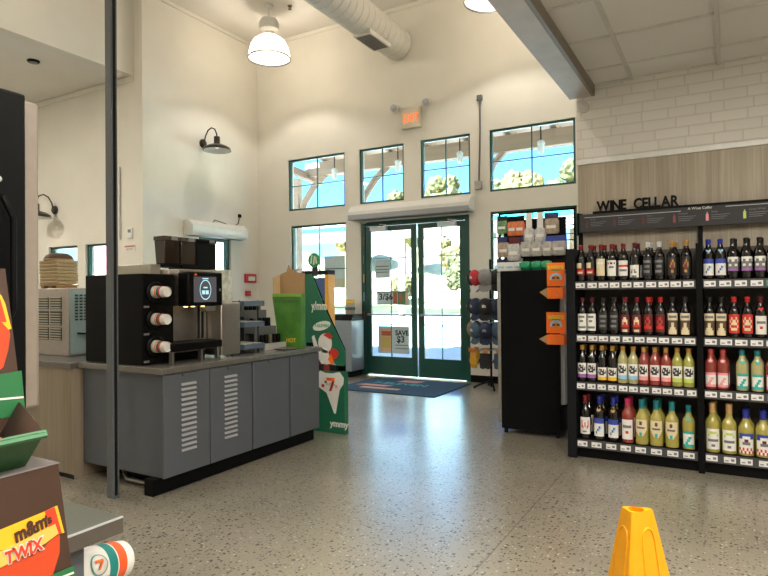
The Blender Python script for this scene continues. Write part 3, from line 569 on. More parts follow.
LAB = {
 'crest': (['kcccckkk', 'kcccckkk', 'kcccckkk', 'xxxxxxxx', 'xrrrrrrx', 'xrccccrx', 'xxxxxxxx'], .26, .62),
 'cream': (['cccccccc', 'cwwwwwwc', 'cccccccc', 'cccccccc', 'cccccccc', 'cccccccc'], .22, .78),
 'white_red': (['wwwwwwww', 'wxwxxwxw', 'wwwwwwww', 'wwggggww', 'wwwwwwww', 'wwwwwwww', 'wwwwwwww', 'wwwwwwww'], .2, .68),
 'white_line': (['wwwwwwww', 'wwwwwwww', 'rrrrrrrr', 'wwwwwwww', 'wggggggw', 'wwwwwwww', 'wwwwwwww'], .2, .66),
 'low': (['wwwwwwww', 'wwwwwwww', 'wwgwgwww', 'wggwggww', 'wwwwwwww', 'wwggggww'], .12, .50),
 'dark': (['kkkkkkkk', 'kggggggk', 'kkkkkkkk', 'kkggggkk', 'kkkkkkkk', 'kgggggkk', 'kkkkkkkk'], .2, .72),
 'amber': (['kkkkkkkk', 'kkkxdkkk', 'kkxdxdkk', 'kkdxxdkk', 'kkkxxkkk', 'kkkddkkk', 'kkkkkkkk'], .18, .72),
 'wave': (['bbbbbbbb', 'bbbbbbbb', 'wwwwwwww', 'wwwwblww', 'wwwblwww', 'wwbwwwww', 'wwwwwwww'], .14, .62),
 'hills': (['wwwwwwww', 'wggwwggw', 'gggggggg', 'gwwggwwg', 'gggggggg', 'pppppppp'], .3, .66),
 'white': (['wwwwwwww', 'wgggggww', 'wwwwwwww', 'wwgggwww', 'wwwwwwww', 'wwwwwwww', 'wggggggw', 'wwwwwwww'], .14, .68),
 'roundel': (['xxxxxxxx', 'xxxccxxx', 'xxccccxx', 'xxcrrcxx', 'xrrrrrrx', 'xxxxxxxx', 'xxccccxx'], .12, .66),
 'redlabel': (['xxxxxxxx', 'xxxrrxxx', 'xxrxxrxx', 'xxxrrxxx', 'xrrrrrrx', 'xxxxxxxx'], .14, .68),
 'portrait': (['cccccccc', 'cggggggc', 'cccccccc', 'ssssssss', 'sssccsss', 'sssccsss', 'ssccccss', 'sccccccs', 'sccccccs'], .06, .72),
 'redcrest': (['rrrrrrrr', 'rrcrrcrr', 'rcrccrcr', 'rrccccrr', 'rcrrrrcr', 'rrccccrr', 'rrrrrrrr'], .16, .70),
 'purple': (SWIRL+['p'*10]*2, .16, .62),
 'yellow': (SWIRL+['y'*10]*2, .10, .50),
 'bluebase': (SWIRL+['l'*10]*2, .20, .66),
 'pinkbase': (SWIRL+['o'*10]*2, .20, .66),
 'limebase': (SWIRL+['i'*10]*2, .20, .66),
 'rosewave': (['oooooooo', 'wwwwwwww', 'wwwwooww', 'wwwoowww', 'wwoowwww', 'oooooooo'], .10, .52),
 'tealwave': (['tttttttt', 'wwwwwwww', 'wwwwttww', 'wwwttwww', 'wwttwwww', 'tttttttt'], .10, .52),
 'double_u': (['wwwwwwwwwww', 'wwwwwwwwwww', 'wwrwwwwwrww', 'wwrwwrwwrww', 'wwrwwrwwrww', 'wwrrwrwrrww', 'wwwrwwwrwww', 'wwwwwwwwwww', 'wwwggggwwww', 'wwwwwwwwwww'], .18, .62),
 'shield': (['cccccccccc', 'ccccsscccc', 'ccccsscccc', 'cccccccccc', 'ccsgsgsgcc', 'cccccccccc', '.cccccccc.', '..ccttcc..', '...cttc...'], .34, .76),
 'whitevine': (['wwwwwwww', 'wwiiiiww', 'wiwwwwiw', 'wwwwwwww', 'wggggggw', 'wwwwwwww', 'wwwggwww', 'wwwwwwww'], .12, .64),
 'picnic': (['bbbbbbbb', 'bbwwwwbb', 'wwwxxwww', 'wwggggww', 'wwwwwwww', 'rwrwrwrw', 'wrwrwrwr'], .10, .66),
 'oldvine': (['wwwwwwww', 'wwwwwwww', 'wggggggw', 'wwwwwwww', 'wwwrrwww', 'wwwwwwww', 'wwwwwwww'], .14, .66),
}
PROTO = {}
LIFT = .0006
def bottle(kind, wine, cap, lab, h, r, seal=None, fat=False):
    key = (kind,)
    t = thing('wine_bottle', '', 'bottle', (0, 0, 0), '')
    hb = h*(.62 if not fat else .58); rn = r*.41
    prof = [(r*.80, .0), (r*.97, .004), (r, .012), (r, hb), (r*.96, hb+.012), (r*.82, hb+.028), (r*.55, hb+.048), (rn*1.12, hb+.066), (rn, hb+.085), (rn*.97, h-.045), (rn, h-.02)]
    MB().lathe(prof, n=20).build('glass_body', wine, t)
    MB().lathe([(rn+.0012, h-.074), (rn+.0014, h-.02), (rn+.0026, h-.018), (rn+.0026, h-.004), (rn*.9, h)], n=16).build('capsule', cap, t)
    rows, a, b = LAB[lab]; q = MB(); nr, nc = len(rows), len(rows[0]); za, zb = a*hb, min(b*1.3, .97)*hb
    keys = sorted({c for rw in rows for c in rw if c != '.'}); rr = r+LIFT
    sub = 2
    for i, rw in enumerate(rows):
        for j, ch in enumerate(rw):
            if ch == '.': continue
            for s in range(sub):
                f0, f1 = (j+s/sub)/nc, (j+(s+1)/sub)/nc
                t0, t1 = -PI/2+(f0-.5)*2.0, -PI/2+(f1-.5)*2.0
                z1, z0 = zb-(zb-za)*i/nr, zb-(zb-za)*(i+1)/nr
                q.quad((rr*math.cos(t0), rr*math.sin(t0), z0), (rr*math.cos(t1), rr*math.sin(t1), z0), (rr*math.cos(t1), rr*math.sin(t1), z1), (rr*math.cos(t0), rr*math.sin(t0), z1), keys.index(ch))
    q.build('label_sticker', [PAL[k] for k in keys], t)
    if seal: MB().lathe([(.0, .001), (.017, .0)], (0, -r*.80, hb+.028), (0, -.8, .55), 14).build('neck_seal', seal, t)
    return t
def B(kind, *a, **k): PROTO[kind] = dict(args=a, kw=k, src=None)
B('crest', 'dark red wine bottle with cream crest label', G_DARK, C_RED, 'crest')
B('creamr', 'dark bottle with tall plain cream label', G_DARK, C_RED, 'cream')
B('whitered', 'dark bottle with red heading on white label', G_DARK, C_RED, 'white_red')
B('whiteline', 'dark bottle with red line across white label', G_DARK, C_RED, 'white_line')
B('low', 'maroon capped bottle with low white label', G_DARK, C_MAR, 'low')
B('silver', 'black bottle with silver capsule', G_DARK, C_SIL, 'dark')
B('gold', 'black bottle with gold capsule', G_DARK, C_GOLD, 'amber')
B('bluew', 'dark bottle with blue capsule and seal', G_DARK, C_BLU, 'wave', seal=P_L)
B('hills', 'black capped bottle with hill landscape label', G_DARK, C_BLK, 'hills')
B('white', 'red capped bottle with white label', G_DARK, C_MAR, 'white')
B('dark', 'all black bottle with grey lettering', G_DARK, C_BLK, 'dark')
B('roundel', 'red capped bottle with tan roundel label', G_DARK, C_RED, 'roundel')
B('redl', 'bright red capped bottle with red label', G_DARK, C_BRED, 'redlabel')
B('portrait', 'dark bottle with sepia portrait label', G_DARK, C_BLK, 'portrait')
B('redcrest', 'dark bottle with large red crest label', G_DARK, C_BRED, 'redcrest')
B('oldv', 'dark bottle with tall ivory label', G_DARK, C_MAR, 'oldvine', seal=P_R)
B('purple', 'gold topped dark bottle with purple edged label', G_DARK, C_GOLD, 'purple')
B('yellow', 'gold topped dark bottle with yellow edged label', G_DARK, C_GOLD, 'yellow')
B('pale', 'gold topped pale wine with blue edged label', G_PALE, C_GOLD, 'bluebase')
B('pink', 'gold topped pink wine with pink edged label', G_ROSE, C_GOLD, 'pinkbase')
B('lime', 'gold topped pale wine with lime edged label', G_LIME, C_GOLD, 'limebase')
B('rose', 'coral capped rose wine with pink label', G_ROSE, C_COR, 'rosewave', seal=P_O)
B('teal', 'teal capped white wine with teal label', G_PALE, C_TEAL, 'tealwave', seal=P_T)
B('dub', 'big dark bottle with red W label', G_DARK, C_RED, 'double_u', h=.36, r=.046)
B('bigblue', 'big dark bottle with blue capsule', G_DARK, C_BLU, 'wave', h=.36, r=.046, seal=P_D)
B('bigpink', 'big rose bottle with pink capsule', G_ROSE, C_PNK, 'oldvine', h=.36, r=.047)
B('bigyel', 'big yellow wine with cream shield label', G_YEL, C_TEAL, 'shield', h=.36, r=.05, fat=True)
B('tealsmall', 'teal capped yellow wine with teal label', G_YEL, C_TEAL, 'tealwave', h=.34, r=.044, seal=P_T)
B('bigwhite', 'big yellow wine with white vine label', G_YEL, C_CORK, 'whitevine', h=.375, r=.05, fat=True)
B('picnic', 'big yellow wine with blue capsule', G_YEL, C_BLU, 'picnic', h=.34, r=.052, fat=True)
ORD = ['first', 'second', 'third', 'fourth', 'fifth', 'sixth', 'seventh', 'eighth', 'ninth', 'tenth', 'eleventh']
ROWN = ['top', 'second', 'third', 'bottom']
def put(kind, x, y, z, label, group):
    p = PROTO[kind]
    if p['src'] is None:
        k = dict(p['kw']); h = k.pop('h', .305); r = k.pop('r', .0402)
        o = p['src'] = bottle(kind, p['args'][1], p['args'][2], p['args'][3], h, r, **k)
    else: o = copy_tree(p['src'])
    o.location = (x, y, z+.0005); o['label'] = label; o['group'] = group; o.rotation_euler.z = rnd.uniform(-.12, .12)
    o['category'] = 'bottle'
ROWS = {
 ('left', 0): list(zip('crest crest creamr whitered whiteline low silver silver gold gold'.split(), [-1.070, -.992, -.908, -.822, -.734, -.646, -.549, -.465, -.372, -.272])),
 ('right', 0): list(zip('bluew bluew hills hills hills creamr hills hills'.split(), [-.120, -.040, .043, .130, .215, .30, .385, .47])),
 ('left', 1): list(zip('white white dark dark roundel roundel redl redl portrait portrait'.split(), [-1.065, -.985, -.895, -.810, -.723, -.636, -.549, -.461, -.374, -.284])),
 ('right', 1): list(zip('portrait portrait redcrest redcrest oldv white redcrest oldv'.split(), [-.118, -.040, .045, .132, .215, .30, .385, .47])),
 ('left', 2): list(zip('purple purple yellow yellow pale pale pink pink pink lime lime'.split(), [-1.07, -.992, -.910, -.828, -.748, -.669, -.589, -.508, -.427, -.346, -.265])),
 ('right', 2): list(zip('rose rose teal teal rose rose'.split(), [-.115, -.033, .092, .19, .28, .37])),
 ('left', 3): list(zip('dub bigblue bigblue bigpink bigyel bigyel bigyel tealsmall'.split(), [-1.053, -.937, -.827, -.718, -.610, -.503, -.390, -.272])),
 ('right', 3): list(zip('bigwhite bigwhite picnic picnic picnic bigyel'.split(), [-.108, .003, .112, .222, .335, .45])),
}
BACK = {('left', 0): [1, 2, 3, 5, 6, 8], ('right', 0): [2, 3, 4], ('left', 1): [6], ('left', 2): [0, 1, 2, 3, 6, 7], ('right', 2): [0, 1, 2, 3], ('left', 3): [0, 1, 2, 3, 4, 5], ('right', 3): [0, 2, 3]}
for (side, k), row in ROWS.items():
    z = SH[k]; big = k == 3; y = GY0+.055 if not big else GY0+.065
    gname = f'wine bottles on the {ROWN[k]} shelf of the {side} bay'
    for i, (kind, x) in enumerate(row):
        desc = PROTO[kind]['args'][0]
        put(kind, x, y, z, f'{desc}, {ORD[i]} from left, {ROWN[k]} shelf, {side} bay', gname)
        if i in BACK.get((side, k), []):
            dx = .012 if k == 0 else .008
            put(kind, x+dx, y+(.088 if not big else .112), z, f'{desc}, behind the {ORD[i]} on {ROWN[k]} shelf, {side} bay', gname)

# wine guide header and letters
t = thing('header_panel', 'long charcoal wine guide panel above the shelf bays', 'panel', (-.2, 5.52, 1.93))
HP = flat('header_charcoal', (.02, .02, .023), .6); 
MB().box(-1.135, 1.2, 5.50, 5.53, 1.925, 2.085).build('board', HP, t); MB().box(-1.02, 1.2, 5.495, 5.545, 2.085, 2.105).build('top_rail', BLACKM, t)
MB().box(-1.155, -1.135, 5.495, 5.535, 1.9, 2.10).build('end_cap', BLACKM, t)
MB().box(-1.09, -.32, 5.498, 5.50, 2.053, 2.058).box(.0, .8, 5.498, 5.50, 2.068, 2.073).build('rule', P_V, t)
MB().text('A Wine Cellar', (-.27, 5.4995, 2.062), (1, 0, 0), (0, 0, 1), .03, .001).build('lettering', P_W, t)
for i, x in enumerate((-1.08, -.85, -.62, -.38, -.14, .12, .37, .62)):
    q = MB(); q.box(x, x+.02, 5.4985, 5.50, 1.965, 2.02); q.box(x+.006, x+.014, 5.4985, 5.50, 2.02, 2.035)
    q.build('bottle_icon', [flat('icon_dark', (.09, .02, .03)), flat('icon_dark', (.09, .02, .03)), P_X, flat('icon_red', (.25, .03, .05)), P_O, P_I, P_Y, P_I][i], t)
    q = MB().text(['Bold', 'Rich', 'Red', 'Smooth', 'Rose', 'Crisp White', 'Sweet', 'Light'][i], (x+.04, 5.4995, 2.028), (1, 0, 0), (0, 0, 1), .022, .001)
    for s in range(3): q.box(x+.04, x+.17-.02*s, 5.499, 5.50, 2.008-s*.016, 2.012-s*.016)
    q.build('caption', P_G, t)
t = thing('letter_sign', 'black WINE CELLAR letters standing on the header panel', 'sign', (-.66, 5.52, 2.105))
lw_ = []
for ch in 'WINE CELLAR':
    if ch == ' ': lw_.append((None, .055, 0)); continue
    q = MB().text(ch, (0, 5.512, 2.1055), (1, 0, 0), (0, 0, 1), .122, .014, fat=.0045, xs=.80); a_, b_ = min(v.x for v in q.v), max(v.x for v in q.v); lw_.append((q, b_-a_, a_))
gap = (.655-sum(w for _, w, _ in lw_))/(len(lw_)-1); x = -.988
for q, w, a_ in lw_:
    if q:
        for v in q.v: v.x += x-a_
        q.build('letter', BLACK, t)
    x += w+gap
t = thing('wall_detector', 'small white round detector on the white brick below the beam', 'detector', (-1.10, WY, 3.07))
MB().lathe([(.05, 0), (.048, .02), (.02, .03), (0, .031)], (-1.105, WY, 3.075), (0, -1, 0)).build('housing', flat('grey_white', (.5, .48, .45)), t)

# ------------------------------------------------------------------ black cooler, trays and hanging goods
t = thing('drink_cooler', 'tall black drink cooler standing left of the wine shelves', 'cooler', (-1.65, 6.1, 0))
MB().box(-1.96, -1.385, 5.745, 6.55, .05, 1.61).build('cabinet', mat('black_cooler_metal', (.0025, .003, .0035), .45, spec=.1), t, bevel=.006)
MB().box(-1.995, -1.96, 5.75, 6.55, .10, 1.60).build('door_rim', STEELD, t, bevel=.006)
MB().box(-1.385, -1.35, 5.80, 6.5, .32, 1.58).build('side_panel', mat('pale_grey_panel', (.42, .44, .46), .4), t)
g = MB().box(-1.385, -1.355, 5.78, 6.5, .06, .30).build('vent_grille', BLACKM, t)
q = MB()
for k in range(8): q.box(-1.355, -1.35, 5.80, 6.45, .08+k*.026, .09+k*.026)
q.build('slat', CHAR, g)
for x in (-1.93, -1.42):
    for y in (5.8, 6.5): MB().cyl((x, y, 0), .02, .05).build('foot', CHAR, t)
def candytray(x0, x1, z0, z1, zs, label):
    t = thing('candy_tray', label, 'tray', ((x0+x1)/2, 5.7, z0), 'orange candy trays on the cooler')
    yb = 5.742; yf = 5.64; O = flat('orange_printed_card', (.95, .17, .005))
    zm = z0+(z1-z0)*.40
    MB().box(x0, x1, yb-.012, yb, zm-.02, z1).build('header_card', O, t)
    MB().box(x0+.025, x1+.005, yf, yb, z0, zm-.03).build('tray_box', O, t)
    MB().prism([(x0-.065, 5.70, zm-.075), (x0+.026, yf+.005, zm-.03), (x0+.026, yf+.005, z0+.005)], (0, .06, 0)).build('raw_flap', CARD, t)
    cx, cz = (x0+x1)/2, z0+(z1-z0)*.66
    MB().text("REESE'S", (cx, yb-.0125, z1-.062), (1, 0, 0), (0, 0, 1), .046, .001, fat=.003, align='CENTER').build('lettering', P_Y, t)
    MB().box(cx-.045, cx+.045, yb-.0135, yb-.012, z1-.075, z1-.062).build('caption', P_GR, t)
    hz = zm+.055
    ang = [PI*k/14 for k in range(15)]
    MB().prism([(cx+.056*math.cos(a), yb-.012, hz+.052*math.sin(a)) for a in ang]+[(cx-.056, yb-.012, hz-.012), (cx+.056, yb-.012, hz-.012)], (0, -.001, 0)).build('printed_arch', P_L, t)
    MB().prism([(cx+.042*math.cos(a), yb-.013, hz-.012+.042*math.sin(a)) for a in ang]+[(cx-.03, yb-.013, hz-.034), (cx+.03, yb-.013, hz-.034)], (0, -.001, 0)).build('printed_cup', flat('cup_amber', (.70, .26, .03)), t)
    MB().box(cx-.034, cx-.006, yb-.015, yb-.014, hz-.004, hz+.014).box(cx+.006, cx+.034, yb-.015, yb-.014, hz-.004, hz+.014).build('printed_lens', P_X, t)
candytray(-1.49, -1.325, 1.335, 1.675, 0, 'orange candy tray hanging higher on the black cooler')
candytray(-1.50, -1.32, .905, 1.205, 0, 'orange candy tray hanging lower on the black cooler')
RK = thing('wire_rack', 'black wire rack of hanging packets on top of the cooler', 'rack', (-1.7, 6.1, 1.61))
MB().box(-2.1, -1.30, 6.12, 6.14, 1.62, 1.65).box(-2.1, -2.08, 6.12, 6.14, 1.61, 2.24).box(-1.32, -1.30, 6.12, 6.14, 1.61, 2.24).box(-2.1, -1.30, 6.12, 6.14, 2.22, 2.24).build('frame', BLACKM, RK)
for z in (1.92, 2.07, 2.14): MB().box(-2.09, -1.31, 6.125, 6.135, z-.006, z+.006).build('crossbar', BLACKM, RK)
MB().box(-1.84, -1.55, 6.0, 6.11, 1.665, 1.70).build('shelf', BLACKM, RK); MB().box(-2.05, -1.40, 6.142, 6.15, 1.63, 2.16).build('backing', CHAR, RK)
PKT = {}
def packet(cx, z0, z1, w, lab, c_body, c_head, thick=.05, y=6.07, headf=.28, taper=False):
    w *= 1.22; z0 -= .015
    t = thing('hanging_packet', lab, 'packet', (cx, y, z1), 'packets hanging over the cooler')
    zt = z1-(z1-z0)*headf
    n = 10; q = MB(); ring = []
    wt = w*.25 if taper else w*.5
    q.lathe([(.75, 0), (.97, .01), (1.0, (zt-z0)*.3), (.98, (zt-z0)*.85), (.5 if taper else .9, zt-z0)], (cx, y, z0), n=14, sx=w*.5, sy=thick*.5); q.build('bag', c_body, t)
    MB().box(cx-(wt if taper else w*.46), cx+(wt if taper else w*.46), y-.010, y+.002, zt-.03, z1).build('header_card', c_head, t)
    MB().tube([(cx, y-.003, z1-.01), (cx, 6.135, z1-.005)], .003, 6).build('hook', STEELD, t)
    MB().box(cx-w*.3, cx+w*.3, y-thick*.5-.002, y-thick*.45+.002, z0+(zt-z0)*.35, z0+(zt-z0)*.55).build('sticker', P_W if c_body is not P_W else P_L, t)
CLR = mat('clear_packet_film', (.42, .40, .37), .25, var=.2, scale=30); TANP = mat('tan_packet', (.36, .28, .2), .4, var=.3, scale=40); GRP = mat('green_packet', (.12, .26, .12), .4, var=.5, scale=50); ORP = mat('orange_packet', (.62, .17, .06), .35, var=.2, scale=40); SLV = mat('silver_packet', (.5, .5, .5), .3, var=.25, scale=40)
for a in ((-2.04, 2.03, 2.20, .10, 'green mixed packet at the top left of the cooler rack', GRP, P_K), (-1.935, 2.00, 2.19, .085, 'orange packet left of its twin on cooler rack', ORP, CHAR), (-1.85, 2.00, 2.19, .085, 'orange packet right of its twin on cooler rack', ORP, CHAR),
          (-1.755, 1.92, 2.21, .10, 'tall narrow white bundle left of its twin on the rack', SLV, P_W, .05, 6.07, .5, True), (-1.64, 1.92, 2.21, .10, 'tall narrow white bundle right of its twin on the rack', SLV, P_W, .05, 6.07, .5, True), (-1.525, 2.0, 2.20, .125, 'wide tan packet with navy header at the rack top right', TANP, P_N),
          (-2.03, 1.78, 1.98, .11, 'beige packet at the left end of the middle rack row', TANP, P_N), (-1.92, 1.74, 1.97, .12, 'big silver packet in the middle rack row', SLV, P_X), (-1.79, 1.78, 1.975, .10, 'white packet with navy header left of centre in middle row', CLR, P_N),
          (-1.68, 1.78, 1.975, .10, 'white packet with navy header right of centre in middle row', CLR, P_N), (-1.57, 1.78, 1.965, .09, 'narrow pale packet with navy header in the middle row', CLR, P_B), (-1.45, 1.78, 1.965, .13, 'wide packet with navy header at the middle row right end', CLR, P_B),
          (-2.05, 1.63, 1.75, .09, 'small white packet at left of the lowest rack row', P_W, P_N), (-1.96, 1.63, 1.75, .09, 'small white packet second in the lowest rack row', P_W, P_N), (-1.87, 1.63, 1.75, .085, 'small white packet third in the lowest rack row', P_W, P_G)):
    packet(*a)
GRS = mat('green_shrink_pack', (.02, .33, .15), .25, var=.25, scale=30)
for i, (x, w) in enumerate(((-1.75, 'left'), (-1.64, 'middle'), (-1.54, 'right'))):
    t = thing('bottle_pack', f'green oval pack on top of the cooler, {w} of three', 'pack', (x, 5.95, 1.61), 'green packs on the cooler')
    MB().lathe([(.01, -.055), (.05, -.045), (.058, 0), (.05, .045), (.01, .055)], (x, 5.92, 1.661), (1, 0, 0), 18, sx=.85, sy=.85).build('wrap', GRS, t); MB().box(x-.03, x+.03, 5.868, 5.875, 1.645, 1.675).build('sticker', P_GR, t)

# cap rack
t = thing('cap_rack', 'black spinner rack hung with caps beside right door', 'rack', (-2.98, 8.30, 0))
px, py = -2.98, 8.30
MB().cyl((px, py, .03), .016, 1.85).build('pole', CHAR, t)
for a in range(4):
    an = a*PI/2+.5; MB().tube([(px, py, .12), (px+.18*math.cos(an), py+.18*math.sin(an), .06), (px+.26*math.cos(an), py+.26*math.sin(an), .015)], .014, 8).build('leg', CHAR, t)
for z in (1.72, 1.30, .96, .57): MB().lathe([(.15, 0), (.156, 0), (.156, .008), (.15, .008), (.15, 0)], (px, py, z), n=24, caps=False).box(px-.15, px+.15, py-.004, py+.004, z, z+.008).box(px-.004, px+.004, py-.15, py+.15, z, z+.008).build('hoop', STEELD, t)
def fab(n, c): return mat(n, c, .85, var=.15, scale=60, bump=.3)
F = dict(navy=fab('navy_cloth', (.02, .03, .07)), black=fab('black_cloth', (.018, .016, .018)), red=fab('red_cloth', (.45, .03, .04)), grey=fab('grey_cloth', (.28, .27, .27)), white=fab('white_cloth', (.6, .58, .55)), denim=fab('denim_cloth', (.06, .11, .17)), yellow=fab('yellow_cloth', (.6, .33, .03)), tan=fab('tan_cloth', (.22, .15, .09)), plum=fab('plum_cloth', (.10, .03, .05)), orange=fab('orange_cloth', (.6, .22, .04)))
tierw = ['top tier', 'second tier', 'third tier', 'bottom tier']
def headwear(an, z, col, k, glove, k_=0):
    rr = .25 if not glove else .29; x, y = px+rr*math.cos(an), py+rr*math.sin(an); dr = Vector((math.cos(an), math.sin(an), 0))
    nm = ['black', 'navy', 'red', 'grey', 'white', 'denim', 'yellow', 'tan', 'plum', 'orange']
    side = ['right end', 'front right', 'front centre', 'front left', 'left end', 'far left', 'far right'][an_i]
    if not glove:
        h = thing('cap', f'{col} cap hanging at {side} of rack {tierw[k]}', 'cap', (x, y, z), 'caps and gloves on the spinner rack')
        b = dr.cross(Vector((0, 0, 1))); c = Vector((x, y, z-.11)); q = MB(); n1, n2 = 14, 6
        up_ = (Vector((0, 0, 1))+dr*.25).normalized(); ot = b.cross(up_)*-1
        if ot.dot(dr) < 0: ot = -ot
        vs = [c+b*(.105*math.cos(u)*math.cos(v))+up_*(.125*math.sin(u)*math.cos(v))+ot*(.095*math.sin(v)) for v in [PI/2*k/n2 for k in range(n2+1)] for u in [2*PI*i/n1 for i in range(n1)]]
        q.add(vs, [[k*n1+i, k*n1+(i+1) % n1, (k+1)*n1+(i+1) % n1, (k+1)*n1+i] for k in range(n2) for i in range(n1)]+[list(range(n1))]); q.build('crown', F[col], h)
        p0 = c-up_*.10+ot*.02
        MB().prism([p0+b*.092, p0+b*.085-up_*.06+ot*.05, p0+b*.04-up_*.085+ot*.065, p0-b*.04-up_*.085+ot*.065, p0-b*.085-up_*.06+ot*.05, p0-b*.092], ot*.012).build('peak', F['white' if col == 'red' else col], h)
        MB().lathe([(.0, .003), (.03, .0)], c+ot*.092+up_*.02, ot, 12).build('badge', F['white' if k_ % 2 else 'grey'], h)
        MB().tube([(px+.15*math.cos(an), py+.15*math.sin(an), z), c+Vector((0, 0, .05))], .004, 6).build('hook', STEELD, h)
    else:
        h = thing('glove_pair', f'{col} knitted gloves hanging at {side} of rack {tierw[k]}', 'gloves', (x, y, z), 'caps and gloves on the spinner rack')
        b = dr.cross(Vector((0, 0, 1)))
        for s in (-1, 1):
            c = Vector((x, y, z))+b*(.036*s)
            g = MB().prism([c+b*.035, c-b*.035, c-b*.042-Vector((0, 0, .16)), c+b*.042-Vector((0, 0, .16))], dr*.03)
            for q in range(4): 
                p0 = c+b*(.031-.021*q)-Vector((0, 0, .15)); g.tube([p0+dr*.015, p0+dr*.015-Vector((0, 0, .075-.01*abs(q-1.5)))], .010, 7)
            g.tube([c+b*.04*s-Vector((0, 0, .08))+dr*.015, c+b*.065*s-Vector((0, 0, .13))+dr*.015], .012, 7)
            g.build('glove', F[col], h)
        MB().box(x-.035, x+.035, y-.005, y+.003, z-.01, z+.05).build('header_card', F['orange'], h); MB().tube([(px+.15*math.cos(an), py+.15*math.sin(an), z+.02), (x, y, z+.03)], .004, 6).build('hook', STEELD, h)
TI = [(1.72, 'navy black grey red black navy navy'.split(), 0), (1.31, 'black navy black navy black black navy'.split(), 0), (.97, 'black denim navy denim tan black navy'.split(), 0), (.54, 'black denim black yellow plum yellow black'.split(), 1)]
for k, (z, cols, gl) in enumerate(TI):
    for an_i, c in enumerate(cols):
        an = [-.2, -.85, -1.5, -2.15, -2.8, 2.75, .5][an_i]
        headwear(an, z, c, k, gl, an_i+k)

# ------------------------------------------------------------------ coffee counter
CX, CZT = -3.42, .89
cn = thing('service_counter', 'grey metal service counter with louvered doors and black plinth', 'counter', (-3.9, 3.8, 0))
MB().box(-4.345, CX-.018, 2.865, 4.69, .115, .845).build('carcass', GREYM, cn)
MB().box(-3.56, CX-.05, 2.80, 4.66, 0, .115).box(-4.3, -3.56, 3.05, 4.66, 0, .115).build('plinth', BLACKM, cn)
for k, (y0, y1, ly) in enumerate(((2.85, 3.285, 3.078), (3.285, 3.75, 3.503), (3.76, 4.24, None), (4.25, 4.69, None))):
    dr = MB().box(CX-.018, CX, y0+.004, y1-.004, .115, .838).build('cabinet_door', GREYM, cn, bevel=.004)
    if ly:
        LOUV = mat('louver_metal', (.30, .31, .33), .35)
        for j in range(14):
            z = .275+j*.0365
            MB().prism([(CX, ly-.07, z), (CX+.009, ly-.07, z-.003), (CX, ly-.07, z+.014)], (0, .14, 0)).build('louver', LOUV, dr)
    MB().box(CX, CX+.012, (y0+y1)/2-.05, (y0+y1)/2+.05, .815, .828).build('finger_pull', GREYM, dr)
MB().tube([(-3.60, 2.98, .06), (-3.70, 2.93, .03), (-3.9, 2.92, .03), (-4.05, 3.0, .06)], .016).build('pipe', STEELD, cn)
wt = thing('worktop', 'long grey worktop with steel edge on the service counter', 'worktop', (-3.9, 3.8, .845))
MB().box(-4.36, -3.405, 2.825, 4.71, .8455, CZT).build('slab', CTOP, wt, bevel=.004); MB().box(-3.405, -3.398, 2.825, 4.71, .85, .888).build('edge_strip', STEELD, wt)
# wood cabinet with machines, left
wc = thing('wood_cabinet', 'taupe wood cabinet left of the grey counter behind the post', 'cabinet', (-4.9, 3.1, 0))
MB().box(-5.9, -4.35, 2.79, 3.6, .0, .84).build('carcass', CABWOOD, wc); MB().box(-5.9, -4.35, 2.785, 2.79, .0, .03).build('base_strip', BLACKM, wc)
MB().box(-5.95, -4.365, 2.775, 3.62, .8405, .885).build('top', mat('dark_counter_edge', (.11, .10, .09), .3), wc, bevel=.003)
im = thing('ice_machine', 'silver machine with louvered front and perforated side on wood cabinet', 'machine', (-5.2, 3.2, .885))
SILV = mat('warm_silver_panel', (.40, .35, .31), .4, metal=.3); AQ = mat('aqua_grey_panel', (.33, .43, .43), .4, metal=.2); HOLE = flat('vent_dark', (.03, .035, .035))
MB().box(-5.65, -4.87, 3.08, 3.58, .886, 1.47).build('body', SILV, im, bevel=.006)
for (x0, x1) in ((-5.36, -5.16), (-5.13, -4.97)):
    for (z0, z1) in ((1.02, 1.13), (1.15, 1.27), (1.29, 1.39)):
        MB().box(x0, x1, 3.075, 3.08, z0, z1).build('grille', HOLE, im); q = MB()
        for k in range(5): q.box(x0, x1, 3.068, 3.075, z0+.006+k*.022, z0+.016+k*.022)
        q.build('slat', mat('cream_slat', (.45, .42, .33), .5), im)
sp = MB().box(-4.87, -4.86, 3.09, 3.57, .90, 1.45).build('side_panel', AQ, im)
q = MB()
for i in range(9):
    for j in range(9): q.box(-4.86, -4.858, 3.13+i*.042, 3.158+i*.042, 1.19+j*.026, 1.206+j*.026)
for i in range(9):
    for j in range(8): q.box(-4.86, -4.858, 3.24+i*.03, 3.258+i*.03, .94+j*.022, .953+j*.022)
q.build('perforation', HOLE, im)
MB().tube([(-4.857, 3.15, 1.08), (-4.835, 3.25, 1.07), (-4.85, 3.45, 1.02)], .008).build('cord', BLACK, im)
CT = mat('kraft_paper', (.42, .33, .18), .75, var=.08, scale=40)
for k in range(7):
    t = thing('napkin_pack', f'tan paper pack on silver machine, {["lowest", "second", "third", "fourth", "fifth", "sixth", "topmost"][k]} of the stack', 'pack', (-5.25, 3.3, 1.50+k*.034), 'stack of tan packs')
    o = rnd.uniform(-.006, .006); z = 1.505+k*.031
    MB().box(-5.37+o, -5.085+o, 3.12, 3.31, z, z+.0302).build('sleeve', CT, t, bevel=.008); MB().box(-5.36+o, -5.095+o, 3.118, 3.12, z+.012, z+.018).build('seam', CARD, t)
t = thing('pallet_tray', 'low wooden tray under the stack of tan packs', 'tray', (-5.2, 3.3, 1.471))
MB().box(-5.37, -5.08, 3.12, 3.31, 1.493, 1.503).build('deck', CARD, t)
for x in (-5.36, -5.25, -5.135): MB().box(x, x+.05, 3.13, 3.30, 1.4715, 1.493).build('runner', CARD, t)
